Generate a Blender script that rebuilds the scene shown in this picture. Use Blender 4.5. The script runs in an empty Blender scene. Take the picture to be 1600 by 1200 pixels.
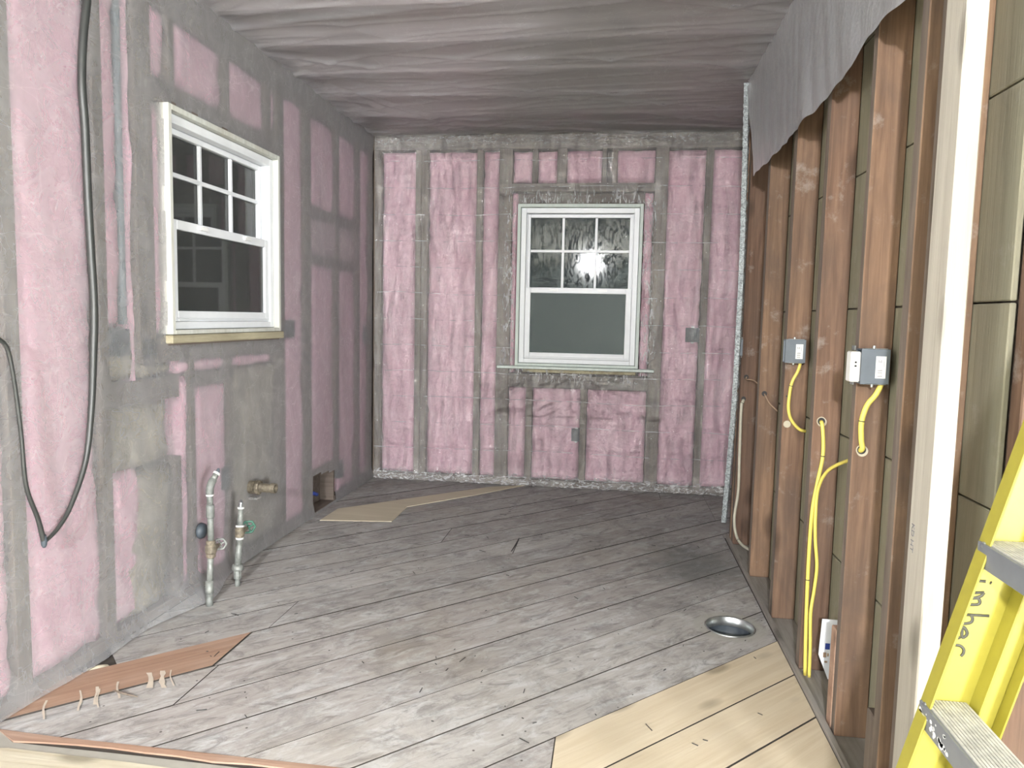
import bpy, bmesh, math, random
from mathutils import Vector, Matrix, noise
S = bpy.context.scene
C = S.collection
rnd = random.Random(7)
PI = math.pi
L = 5.06          # back wall plane
H = 2.44          # ceiling
# ------------------------------------------------------------ camera, world, lights, exposure
def make_camera():
    f, yaw, pitch, roll, cx, cz = 1140.565, -0.135791, -0.0907360, 0.0213439, 1.70943, 1.183794
    cy, sy = math.cos(yaw), math.sin(yaw)
    fw = Vector((sy*math.cos(pitch), cy*math.cos(pitch), math.sin(pitch)))
    r = Vector((cy, -sy, 0)); u = r.cross(fw)
    r2 = r*math.cos(roll)+u*math.sin(roll); u2 = -r*math.sin(roll)+u*math.cos(roll)
    cam = bpy.data.cameras.new('camera'); o = bpy.data.objects.new('camera', cam); C.objects.link(o)
    cam.sensor_width = 36; cam.lens = f*36/1600; cam.clip_start = 0.02
    m = Matrix((r2, u2, -fw)).transposed().to_4x4(); m.translation = (cx, 0, cz)
    o.matrix_world = m; S.camera = o
make_camera()
W = bpy.data.worlds.new('night'); S.world = W; W.use_nodes = True
W.node_tree.nodes['Background'].inputs[0].default_value = (0.035, 0.045, 0.05, 1)
W.node_tree.nodes['Background'].inputs[1].default_value = 0.4
S.view_settings.view_transform = 'Standard'; S.view_settings.look = 'None'
S.view_settings.gamma = 1; S.view_settings.use_curve_mapping = False
S.view_settings.exposure = 0.58
LAMP = Vector((1.28, -3.0, 2.19))
def point(name, loc, power, rad, col=(1, .97, .93)):
    l = bpy.data.lights.new(name, 'POINT'); l.energy = power; l.shadow_soft_size = rad; l.color = col
    o = bpy.data.objects.new(name, l); o.location = loc; C.objects.link(o)
point('lamp_light', LAMP, 1050, 0.09, (1, .98, 1))
point('added_fill_light', (4.9, -3.4, 1.0), 1300, 0.5, (.99, .975, 1))  # unseen fill lamp added in the hall to brighten the left wall
point('added_fill_light', (-2.6, -2.6, 1.2), 260, 0.5, (.99, .975, 1))  # second unseen fill, added for the faces turned left
S.cycles.max_bounces = 8; S.cycles.transparent_max_bounces = 16
S.cycles.diffuse_bounces = 4; S.cycles.glossy_bounces = 4
S.cycles.caustics_reflective = False; S.cycles.caustics_refractive = False
S.cycles.sample_clamp_indirect = 4

# ------------------------------------------------------------ helpers
def tag(o, label=None, cat=None, group=None, kind=None):
    if label: o['label'] = label
    if cat: o['category'] = cat
    if group: o['group'] = group
    if kind: o['kind'] = kind
    return o
def link(name, me, mat=None, parent=None, smooth=False):
    o = bpy.data.objects.new(name, me); C.objects.link(o)
    if mat and not me.materials: me.materials.append(mat)
    if parent: o.parent = parent
    if smooth:
        for p in me.polygons: p.use_smooth = True
    return o
def from_bm(name, bm, mat=None, parent=None, smooth=False):
    me = bpy.data.meshes.new(name); bmesh.ops.recalc_face_normals(bm, faces=bm.faces[:]); bm.to_mesh(me); bm.free()
    return link(name, me, mat, parent, smooth)
def empty(name, loc, label, cat, group=None):
    o = bpy.data.objects.new(name, None); o.location = loc; C.objects.link(o); o.empty_display_size = .05
    return tag(o, label, cat, group)
def rel(o, parent):
    """parent o while keeping the world coordinates its mesh was written in"""
    o.parent = parent; o.matrix_parent_inverse = Matrix.Translation(parent.location).inverted(); return o
def add_box(bm, a, b, bev=0.0, M=None):
    n0 = len(bm.verts)
    r = bmesh.ops.create_cube(bm, size=1)
    vs = r['verts']
    for v in vs:
        v.co = Vector([(a[i]+b[i])/2+v.co[i]*(b[i]-a[i]) for i in range(3)])
    if bev:
        es = list({e for v in vs for e in v.link_edges})
        rr = bmesh.ops.bevel(bm, geom=es, offset=bev, segments=1, affect='EDGES')
        vs = list({v for f in rr['faces'] for v in f.verts} | {v for v in vs if v.is_valid})
    if M: 
        for v in vs: v.co = M @ v.co
    return vs
def box(name, a, b, mat, parent=None, bev=.002, label=None):
    """box whose origin is its centre (object coordinates then run along the board)"""
    c = [(a[i]+b[i])/2 for i in range(3)]; h = [abs(b[i]-a[i])/2 for i in range(3)]
    bm = bmesh.new(); add_box(bm, [-x for x in h], h, min(bev, min(h)*.6))
    o = from_bm(name, bm, mat); o.location = c
    if parent:
        o.parent = parent; o.location = Vector(c)-parent.location
    if label: o['label'] = label
    return o
def tube(bm, pts, rad, n=10, cap=True):
    pts = [Vector(p) for p in pts]
    rads = rad if isinstance(rad, (list, tuple)) else [rad]*len(pts)
    rings = []; up = None
    for i, p in enumerate(pts):
        t = (pts[min(i+1, len(pts)-1)]-pts[max(i-1, 0)]).normalized()
        if up is None: up = t.orthogonal().normalized()
        up = (up-t*up.dot(t))
        up = up.normalized() if up.length > 1e-6 else t.orthogonal().normalized()
        s = t.cross(up)
        rings.append([bm.verts.new(p+(up*math.cos(2*PI*k/n)+s*math.sin(2*PI*k/n))*rads[i]) for k in range(n)])
    for a, b in zip(rings, rings[1:]):
        for k in range(n): bm.faces.new((a[k], a[(k+1) % n], b[(k+1) % n], b[k]))
    if cap:
        bm.faces.new(rings[0][::-1]); bm.faces.new(rings[-1])
def spline(pts, n=6):
    pts = [Vector(p) for p in pts]; out = []
    P = [pts[0]*2-pts[1]]+pts+[pts[-1]*2-pts[-2]]
    for i in range(1, len(P)-2):
        for k in range(n):
            t = k/n; a, b, c, d = P[i-1:i+3]
            out.append(.5*((2*b)+(c-a)*t+(2*a-5*b+4*c-d)*t*t+(3*b-a-3*c+d)*t**3))
    out.append(pts[-1]); return out
def lathe(bm, prof, c, axis='Z', n=20):
    """prof: list of (radius, height along axis)"""
    ax = {'X': (Vector((0, 1, 0)), Vector((0, 0, 1)), Vector((1, 0, 0))), 'Y': (Vector((0, 0, 1)), Vector((1, 0, 0)), Vector((0, 1, 0))),
          'Z': (Vector((1, 0, 0)), Vector((0, 1, 0)), Vector((0, 0, 1)))}[axis]
    rings = [[bm.verts.new(Vector(c)+ax[2]*h+(ax[0]*math.cos(2*PI*k/n)+ax[1]*math.sin(2*PI*k/n))*max(r, 1e-4)) for k in range(n)] for r, h in prof]
    for a, b in zip(rings, rings[1:]):
        for k in range(n): bm.faces.new((a[k], a[(k+1) % n], b[(k+1) % n], b[k]))
    bm.faces.new(rings[0][::-1]); bm.faces.new(rings[-1])

# ------------------------------------------------------------ materials
class NT:
    def __init__(s, name):
        s.m = bpy.data.materials.new(name); s.m.use_nodes = True; s.t = s.m.node_tree
        s.t.nodes.clear(); s.out = s.t.nodes.new('ShaderNodeOutputMaterial')
    def n(s, typ, **kw):
        nd = s.t.nodes.new('ShaderNode'+typ)
        for k, v in kw.items():
            if k.startswith('i_'): 
                key = k[2:]; key = int(key) if key.isdigit() else key.replace('_', ' ')
                s.put(nd.inputs[key], v)
            else: setattr(nd, k, v)
        return nd
    def put(s, sock, v):
        if isinstance(v, bpy.types.NodeSocket): s.t.links.new(v, sock)
        elif isinstance(v, bpy.types.Node): s.t.links.new(v.outputs[0], sock)
        else:
            if sock.type == 'RGBA' and len(v) == 3: v = (*v, 1)
            sock.default_value = v
    def math(s, op, a, b=0.0, clamp=False):
        nd = s.n('Math', operation=op, use_clamp=clamp); s.put(nd.inputs[0], a); s.put(nd.inputs[1], b); return nd.outputs[0]
    def mix(s, f, a, b, mode='MIX'):
        nd = s.n('MixRGB', blend_type=mode); s.put(nd.inputs[0], f); s.put(nd.inputs[1], a); s.put(nd.inputs[2], b); return nd.outputs[0]
    def ramp(s, f, stops):
        nd = s.n('ValToRGB'); cr = nd.color_ramp
        while len(cr.elements) < len(stops): cr.elements.new(.5)
        for e, (p, c) in zip(cr.elements, stops):
            e.position = p; e.color = (*c, 1) if len(c) == 3 else c
        s.put(nd.inputs[0], f); return nd.outputs[0]
    def coords(s, scale=(1, 1, 1), rot=(0, 0, 0), world=False, rand=True):
        if world: v = s.n('NewGeometry').outputs['Position']
        else:
            v = s.n('TexCoord').outputs['Object']
            if rand:
                r = s.n('ObjectInfo').outputs['Random']
                v = s.n('VectorMath', operation='ADD', i_0=v, i_1=s.n('CombineXYZ', i_0=s.math('MULTIPLY', r, 37.), i_1=s.math('MULTIPLY', r, 91.), i_2=s.math('MULTIPLY', r, 53.)).outputs[0]).outputs[0]
        return s.n('Mapping', i_Vector=v, i_Scale=scale, i_Rotation=rot).outputs[0]
    def noise(s, vec, scale, detail=4, rough=.55, dist=0.):
        return s.n('TexNoise', i_Vector=vec, i_Scale=scale, i_Detail=detail, i_Roughness=rough, i_Distortion=dist).outputs[0]
    def bump(s, h, strength=.3, dist=.01):
        return s.n('Bump', i_Height=h, i_Strength=strength, i_Distance=dist).outputs[0]
    def bsdf(s, col, rough=.6, metal=0., normal=None, spec=.5, **kw):
        b = s.n('BsdfPrincipled'); s.put(b.inputs['Base Color'], col); s.put(b.inputs['Roughness'], rough); s.put(b.inputs['Metallic'], metal)
        s.put(b.inputs['Specular IOR Level'], spec)
        if normal: s.put(b.inputs['Normal'], normal)
        for k, v in kw.items(): s.put(b.inputs[k.replace('_', ' ')], v)
        s.t.links.new(b.outputs[0], s.out.inputs[0]); return s.m
def simple(name, col, rough=.5, metal=0., var=.12, scale=20., spec=.5):
    t = NT(name); nz = t.noise(t.coords(), scale, 5)
    c = t.mix(1, col, t.ramp(nz, [(.3, (1-var,)*3), (.7, (1+var*.3,)*3)]), 'MULTIPLY')
    return t.bsdf(c, rough, metal, t.bump(nz, .15, .002), spec)
def wood(name, dark, light, axis=2, grime=.35, grimecol=(.16, .13, .11), rough=.75, white=0., hue=.25, tones=None, knots=True):
    t = NT(name); sc = [26, 26, 26]; sc[axis] = 1.3
    g = t.noise(t.coords(tuple(sc)), 1.6, 7, .6, .6)
    sc2 = [60, 60, 60]; sc2[axis] = 2
    g2 = t.noise(t.coords(tuple(sc2)), 3, 3, .5)
    r = t.n('ObjectInfo').outputs['Random']
    c = t.ramp(g, [(.3, dark), (.68, light)])
    if tones: c = t.mix(1, c, t.ramp(r, tones), 'MULTIPLY')
    bl = [2.2, 2.2, 2.2]; bl[axis] = 1.0
    b = t.noise(t.coords(tuple(bl)), 2.2, 6, .65, .4)
    c = t.mix(t.math('MULTIPLY', t.ramp(b, [(.42, (0, 0, 0)), (.72, (1, 1, 1))]), grime), c, grimecol)
    if knots:
        ks = [7, 7, 7]; ks[axis] = 3.0
        v = t.n('TexVoronoi', i_Vector=t.coords(tuple(ks)), i_Scale=1.0).outputs['Distance']
        c = t.mix(t.math('MULTIPLY', t.ramp(v, [(.10, (1, 1, 1)), (.22, (0, 0, 0))]), .6), c, tuple(x*.35 for x in dark))
    if white:
        w = t.noise(t.coords((1, 1, 1)), 9, 8, .7)
        c = t.mix(t.math('MULTIPLY', t.ramp(w, [(.58, (0, 0, 0)), (.68, (1, 1, 1))]), white), c, (.55, .53, .5))
    return t.bsdf(c, rough, 0, t.bump(t.math('ADD', g, t.math('MULTIPLY', g2, .5)), .35, .003), .25)

M_stud = wood('stud_wood', (.13, .085, .06), (.285, .195, .135), 2, .7, (.10, .075, .06), white=.25,
              tones=[(0, (.68, .62, .62)), (.35, (.95, .86, .82)), (.65, (1.08, 1.02, .92)), (1, (.78, .70, .70))])
M_stud_grey = wood('weathered_stud_wood', (.12, .095, .075), (.22, .18, .145), 2, .4, (.12, .10, .095))
M_stud_grey_h = wood('weathered_plate_wood', (.13, .10, .085), (.21, .175, .15), 1, .4, (.12, .10, .095))
M_stud_grey_x = wood('weathered_header_wood', (.12, .10, .085), (.21, .18, .15), 0, .4, (.11, .105, .10))
M_fresh = wood('fresh_stud_wood', (.36, .33, .28), (.46, .435, .375), 2, .18, (.46, .43, .39), .7)
M_pine = wood('new_pine', (.56, .47, .33), (.66, .58, .44), 0, .15, (.48, .42, .33), .6)
M_red = wood('brown_board', (.27, .165, .115), (.40, .26, .185), 0, .3, (.50, .42, .36), .7)
M_joist = wood('joist_wood', (.25, .23, .235), (.37, .345, .35), 0, .2, (.20, .18, .18))
M_cboard = wood('ceiling_board_wood', (.11, .09, .095), (.19, .155, .165), 0, .3, (.10, .08, .09))
M_dark = simple('dark_void', (.02, .018, .016), .95)
M_dirt_shade = simple('joint_dirt_and_shade', (.045, .038, .032), .95)  # joint dirt, with the shade of the gaps put into its colour
M_shadowboard = wood('sheathing_wood', (.08, .065, .055), (.16, .13, .11), 0, .3)
M_plate = wood('floor_plate_wood', (.22, .20, .18), (.36, .34, .31), 1, .5, (.17, .16, .145))
def m_floor():
    t = NT('weathered_plank')
    oc = t.coords((1, 1, 1)); wc = t.coords((1, 1, 1), world=True)
    grain = t.noise(t.coords((2.2, 34, 34)), 1.5, 9, .7, .5)
    ob = t.n('ObjectInfo').outputs['Random']
    base = t.ramp(grain, [(.25, (.35, .325, .305)), (.5, (.43, .405, .385)), (.75, (.50, .48, .46))])
    base = t.mix(1, base, t.ramp(ob, [(0, (.93, .90, .88)), (.3, (1.03, 1.02, .99)), (.6, (.86, .84, .83)), (1, (1.1, 1.09, 1.06))]), 'MULTIPLY')
    # thin plaster film left in smears
    sm = t.noise(t.coords((2.2, 5, 5)), 3.2, 9, .72, .8)
    base = t.mix(t.math('MULTIPLY', t.ramp(sm, [(.5, (0, 0, 0)), (.62, (1, 1, 1))]), .55), base, (.60, .60, .59))
    dk = t.noise(t.coords((2.5, 7, 7)), 2.6, 8, .75, 1.2)
    base = t.mix(t.math('MULTIPLY', t.ramp(dk, [(.50, (0, 0, 0)), (.64, (1, 1, 1))]), .62), base, (.15, .14, .13))
    dk2 = t.noise(wc, 3.2, 10, .78, .6)
    base = t.mix(t.math('MULTIPLY', t.ramp(dk2, [(.50, (0, 0, 0)), (.60, (1, 1, 1))]), .38), base, (.17, .16, .155))
    br = t.noise(wc, 1.3, 5, .6)
    base = t.mix(t.math('MULTIPLY', t.ramp(br, [(.52, (0, 0, 0)), (.68, (1, 1, 1))]), .30), base, (.32, .26, .19))
    # noisy darker tone, stronger towards the far half of the room
    sep = t.n('SeparateXYZ', i_0=wc)
    gy = t.math('ADD', sep.outputs[1], t.math('MULTIPLY', t.noise(wc, 2.5, 6, .7), 2.4))
    base = t.mix(t.math('MULTIPLY', t.ramp(t.math('MULTIPLY', gy, .125), [(.46, (0, 0, 0)), (.66, (1, 1, 1))]), .12), base, (.19, .18, .175))
    # dark damp stain by the right wall
    d = t.n('VectorMath', operation='DISTANCE', i_0=t.n('Mapping', i_Vector=wc, i_Scale=(1, .8, 1)).outputs[0], i_1=(2.15, 2.85, 0)).outputs['Value']
    dd = t.math('ADD', d, t.math('MULTIPLY', t.noise(wc, 7, 8, .8), .55))
    base = t.mix(t.math('MULTIPLY', t.ramp(dd, [(.38, (1, 1, 1)), (.62, (0, 0, 0))]), .6), base, (.12, .125, .125))
    # sanded ring round the duct
    d2 = t.n('VectorMath', operation='DISTANCE', i_0=wc, i_1=(2.2, 2.85, 0)).outputs['Value']
    base = t.mix(t.math('MULTIPLY', t.ramp(d2, [(.125, (1, 1, 1)), (.15, (0, 0, 0))]), .7), base, (.40, .38, .33))
    sp = t.n('TexVoronoi', i_Vector=t.coords((1, 1, 1), world=True), i_Scale=13., i_Randomness=1.).outputs['Distance']
    base = t.mix(t.math('MULTIPLY', t.ramp(sp, [(.035, (1, 1, 1)), (.06, (0, 0, 0))]), .8), base, (.04, .035, .03))
    base = t.mix(1, base, (.97, 1.0, 1.03), 'MULTIPLY')
    return t.bsdf(base, .85, 0, t.bump(t.math('ADD', grain, t.math('MULTIPLY', dk, .7)), .45, .003), .2)
M_floor = m_floor()
def m_insul(name, a, b, c):
    t = NT(name); w = t.coords((1, 1, 1), world=True)
    n1 = t.noise(w, 5, 6, .6, .5); n2 = t.noise(w, 42, 6, .7, .6)
    col = t.ramp(n1, [(.3, a), (.5, b), (.72, c)])
    col = t.mix(.35, col, t.ramp(n2, [(.3, tuple(x*.75 for x in a)), (.7, c)]))
    return t.bsdf(col, .95, 0, t.bump(t.math('ADD', t.math('MULTIPLY', n1, 1.2), n2), .6, .01), .1)
M_pink = m_insul('pink_fibreglass', (.77, .42, .54), (.85, .52, .63), (.91, .63, .72))
M_brown = m_insul('brown_fibreglass', (.13, .105, .07), (.33, .29, .22), (.62, .57, .47))
def m_film(name, haze, graze, gl_rough=.14, bump=.25, white=(.72, .74, .78), stretch=(3, 3, 3), glow=1., crease=.07, folds=False):
    t = NT(name); w = t.coords(stretch, world=True)
    n1 = t.noise(w, 3.0, 5, .6, 1.5); n2 = t.noise(t.coords((1, 1, 1), world=True), 26, 5, .65, 1.5)
    h = t.math('ADD', n1, t.math('MULTIPLY', n2, .25))
    nb = t.bump(h, bump, .03)
    lw = t.n('LayerWeight', i_Blend=.35)
    f = t.math('ADD', haze, t.math('MULTIPLY', lw.outputs['Facing'], graze))
    for sc_, rt, wd in (((2.2, 5.5, 1.6), (.6, .2, .3), .006), ((4, 1.5, 4), (-.5, .4, -.3), .005)):
        cn = t.noise(t.coords(sc_, rt, world=True), 2.2, 3, .5, .4)
        f = t.math('ADD', f, t.math('MULTIPLY', t.ramp(t.math('ABSOLUTE', t.math('SUBTRACT', cn, .5)), [(0, (1, 1, 1)), (wd, (0, 0, 0))]), crease))
    if folds:      # factory fold lines every 18 cm; film bunched at base and window, its glints painted as whiter haze
        sp = t.n('SeparateXYZ', i_0=t.coords(world=True)); X, Z = sp.outputs[0], sp.outputs[2]
        wob = t.math('MULTIPLY', t.noise(t.coords((1, 1, 1), world=True), 1.2, 3), .06)
        q = t.math('ABSOLUTE', t.math('SUBTRACT', t.math('MODULO', t.math('ADD', Z, wob), .183), .09))
        brk = t.ramp(t.noise(t.coords((6, 6, 2), world=True), 2, 3), [(.40, (0, 0, 0)), (.55, (1, 1, 1))])
        f = t.math('ADD', f, t.math('MULTIPLY', t.math('MULTIPLY', t.ramp(q, [(.0012, (1, 1, 1)), (.0035, (0, 0, 0))]), brk), .4))
        dx = t.math('SUBTRACT', t.math('ABSOLUTE', t.math('SUBTRACT', X, 1.46)), .43); dz = t.math('SUBTRACT', t.math('ABSOLUTE', t.math('SUBTRACT', Z, 1.40)), .56)
        near = t.ramp(t.math('MAXIMUM', dx, dz), [(.02, (1, 1, 1)), (.16, (0, 0, 0))])
        base = t.ramp(Z, [(.04, (1, 1, 1)), (.11, (0, 0, 0))]); top = t.ramp(t.math('SUBTRACT', Z, 2.2), [(.10, (0, 0, 0)), (.17, (1, 1, 1))])
        st1 = t.noise(t.coords((9, 9, 2.2), world=True), 3, 5, .65, 2.5); st2 = t.noise(t.coords((12, 12, 26), world=True), 1.5, 5, .65, 2.)
        bunch_glint = t.math('MAXIMUM', t.math('MULTIPLY', near, t.ramp(st1, [(.52, (0, 0, 0)), (.60, (1, 1, 1))])), t.math('MULTIPLY', t.math('MAXIMUM', base, t.math('MULTIPLY', top, .5)), t.ramp(st2, [(.50, (0, 0, 0)), (.58, (1, 1, 1))])))
        f = t.math('ADD', f, t.math('MULTIPLY', bunch_glint, .42))
        long_ = t.ramp(t.noise(t.coords((7, 7, 1.1), (0, .12, 0), world=True), 3, 4, .6, 1.5), [(.60, (0, 0, 0)), (.70, (1, 1, 1))])
        f = t.math('ADD', f, t.math('MULTIPLY', long_, .10))
    f = t.math('ADD', f, t.math('MULTIPLY', t.ramp(n1, [(.45, (0, 0, 0)), (.75, (1, 1, 1))]), .06), True)
    dif = t.n('BsdfDiffuse', i_Color=white, i_Normal=nb); trl = t.n('BsdfTranslucent', i_Color=white, i_Normal=nb)
    sm = t.n('MixShader', i_0=.15, i_1=dif.outputs[0], i_2=trl.outputs[0])
    tr = t.n('BsdfTransparent')
    m1 = t.n('MixShader', i_0=f, i_1=tr.outputs[0], i_2=sm.outputs[0])
    gl = t.n('BsdfGlossy', i_Roughness=gl_rough, i_Color=(1, 1, 1), i_Normal=nb)
    fr = t.n('Fresnel', i_IOR=1.5, i_Normal=nb)
    m2 = t.n('MixShader', i_0=t.math('MULTIPLY', fr, 1.3*glow, True), i_1=m1.outputs[0], i_2=gl.outputs[0])
    t.t.links.new(m2.outputs[0], t.out.inputs[0]); return t.m
M_film_left = m_film('milky_plastic_film', .225, .04, .35, .10, glow=.45, white=(.84, .85, .87))
M_film_back = m_film('clear_plastic_film', .10, .06, .10, .8, glow=2.2, crease=.06, folds=True, white=(.93, .94, .95), stretch=(5, 5, 1.5))
M_film_ceil = m_film('ceiling_plastic_film', .22, .0, .40, .12, glow=.18, white=(.76, .78, .84), stretch=(1.2, 4, 4))
M_film_drape = m_film('hanging_plastic_film', .42, .18, .28, .2, stretch=(2, 5, 1.2))
M_vinyl = simple('white_vinyl', (.80, .83, .85), .35, var=.04)
M_latch = simple('clear_white_plastic', (.85, .87, .86), .3, var=.03)
M_casing = wood('aged_cream_casing', (.50, .52, .47), (.66, .68, .64), 2, .35, (.36, .30, .20), .7, knots=False)
M_casing_g = wood('pale_green_casing', (.58, .66, .61), (.68, .75, .71), 2, .1, (.5, .55, .5), .5, knots=False)
M_ledge = wood('peeling_cream_ledge', (.33, .29, .19), (.52, .48, .34), 1, .6, (.16, .14, .10), .8, knots=False)
def m_glass(name, filmy, veil=.02):
    t = NT(name)
    tr = t.n('BsdfTransparent', i_Color=(.93, .96, .95))
    nb = None
    if filmy:
        w = t.coords((14, 14, 7), world=True); v = t.noise(w, 1.5, 4, .6, 2.)
        nb = t.bump(t.ramp(v, [(.52, (0, 0, 0)), (.60, (1, 1, 1))]), .35, .012)
    gl = t.n('BsdfGlossy', i_Roughness=.03 if not filmy else .05)
    fr = t.n('Fresnel', i_IOR=1.5)
    if nb: t.put(gl.inputs['Normal'], nb)
    m = t.n('MixShader', i_0=fr, i_1=tr.outputs[0], i_2=gl.outputs[0])
    df = t.n('BsdfDiffuse', i_Color=(.6, .63, .62))
    m2 = t.n('MixShader', i_0=veil, i_1=m.outputs[0], i_2=df.outputs[0])  # grey diffuse veil stands in for reflected room light and haze
    t.t.links.new(m2.outputs[0], t.out.inputs[0]); return t.m
M_glass = m_glass('veiled_window_glass', False, .075); M_glass_b = m_glass('window_glass', False, .012); M_glass_f = m_glass('window_glass_under_cling_film', True, .012)
M_yellow = simple('yellow_fibreglass', (.32, .285, .04), .45, var=.06, scale=40)
M_yellow_d = simple('yellow_cable_jacket', (.78, .66, .14), .45, var=.08)
M_alu = simple('step_aluminium', (.23, .245, .27), .4, .35, var=.12)
M_conduit = simple('dull_conduit', (.30, .36, .40), .6, .2, var=.2)
M_tread = simple('dusty_step_tread', (.48, .47, .42), .8, var=.3, scale=60)
M_spat = simple('white_paint_spatter', (.82, .84, .84), .6, var=.05)
M_steel = simple('galvanised_steel', (.50, .53, .53), .32, .85, var=.25, scale=30)
M_zinc = simple('zinc_fitting', (.27, .285, .265), .5, .3, var=.45, scale=60)
M_pipe = simple('grey_painted_pipe', (.20, .215, .20), .55, .1, var=.4, scale=50)
M_tape = simple('white_thread_tape', (.80, .81, .78), .6)
M_green = simple('green_valve_handle', (.05, .16, .11), .5, var=.3)
M_rust = simple('rusty_brass', (.22, .19, .14), .6, .3, var=.55, scale=70)
M_box = simple('grey_box_plastic', (.15, .175, .20), .45, var=.12)
M_boxdark = simple('dark_box_plastic', (.06, .075, .09), .5)
M_white = simple('white_device', (.82, .83, .80), .45, var=.04)
M_ink = simple('black_ink', (.03, .03, .03), .7)
M_marker = simple('black_marker', (.045, .045, .03), .7)
M_inkgrey = simple('grey_stamp_ink', (.22, .22, .23), .8)
M_black = simple('black_rubber', (.035, .038, .036), .42, var=.2)
M_beige = simple('beige_cable_jacket', (.52, .50, .40), .55, var=.15)
M_tan = simple('tan_cloth_wire', (.40, .28, .19), .7, var=.2)
M_hard = wood('tan_hardboard', (.56, .50, .38), (.64, .58, .45), 0, .1, (.4, .34, .25), .8, knots=False)
M_khaki = wood('khaki_gypsum_lath_board', (.22, .205, .145), (.29, .275, .20), 2, .35, (.19, .19, .16), .85, white=.15, knots=False)
M_lime = simple('ragged_plaster_bead', (.50, .55, .56), .6, .25, var=.75, scale=120)
M_osb = wood('pale_strand_board', (.46, .42, .31), (.60, .57, .46), 0, .3, (.38, .30, .2), .8)
M_greystrip = simple('grey_levelled_strip', (.34, .33, .29), .85, var=.1)
M_paper = simple('white_card', (.74, .77, .82), .6, var=.05)
M_blue = simple('blue_print', (.03, .06, .30), .6)
M_paint = simple('plain_painted_wall', (.36, .40, .39), .8, var=.05, scale=3)
M_ceilpaint = simple('white_ceiling_paint', (.80, .81, .80), .8, var=.04, scale=3)

# ------------------------------------------------------------ setting: structures
def struct(name, a, b, mat):
    return tag(box(name, a, b, mat, bev=0), kind='structure')
floor = struct('floor', (-.10, .9, -.16), (2.75, L+.1, -.0045), M_dirt_shade)
wall_left = struct('wall_left', (-.14, .9, -.05), (-.10, L+.1, 2.62), M_shadowboard)
wall_back = struct('wall_back', (-.14, L+.10, -.05), (2.79, L+.13, 2.62), M_shadowboard)
ceiling = struct('ceiling', (-.14, .9, 2.62), (2.79, L+.13, 2.65), M_joist)
wall_right = struct('wall_right', (2.488, 1.54, -.05), (2.50, 4.1, 2.62), M_shadowboard)
# window openings are cut through the two outer walls
def cut(o, a, b):
    bm = bmesh.new(); add_box(bm, a, b); c = from_bm('cutter', bm)
    md = o.modifiers.new('b', 'BOOLEAN'); md.operation = 'DIFFERENCE'; md.solver = 'EXACT'; md.object = c
    dg = bpy.context.evaluated_depsgraph_get(); me = bpy.data.meshes.new_from_object(o.evaluated_get(dg))
    o.modifiers.clear(); o.data = me; bpy.data.objects.remove(c)
cut(wall_left, (-.3, 2.64, 1.11), (.1, 3.55, 1.95)); cut(wall_back, (1.05, L, .87), (1.87, L+.3, 1.95))
# the rest of the house behind the camera: plain painted room
t = struct('wall_side', (2.76, 4.05, -.05), (2.79, L+.12, 2.62), M_shadowboard)
struct('floor_hall', (-3.2, -8, -.16), (5.2, .9, -.02), M_osb)
struct('floor_side', (2.5, .9, -.16), (5.2, 1.6, -.02), M_osb)
struct('ceiling_hall', (-3.2, -8, 2.45), (5.2, .9, 2.6), M_ceilpaint)
struct('ceiling_side', (2.8, .9, 2.45), (5.2, 2.2, 2.6), M_ceilpaint)
struct('wall_hall_left', (-3.3, -8.1, -.05), (-3.2, 1.0, 2.6), M_paint)
struct('wall_hall_side', (-3.3, .9, -.05), (-.145, 1.0, 2.6), M_paint)
struct('wall_hall_front', (-3.2, -8.1, -.05), (5.2, -8, 2.6), M_paint)
struct('wall_hall_right', (5.2, -8.1, -.05), (5.3, 2.2, 2.6), M_paint)
struct('wall_hall_back', (2.8, 2.2, -.05), (5.3, 2.3, 2.6), M_paint)

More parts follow.
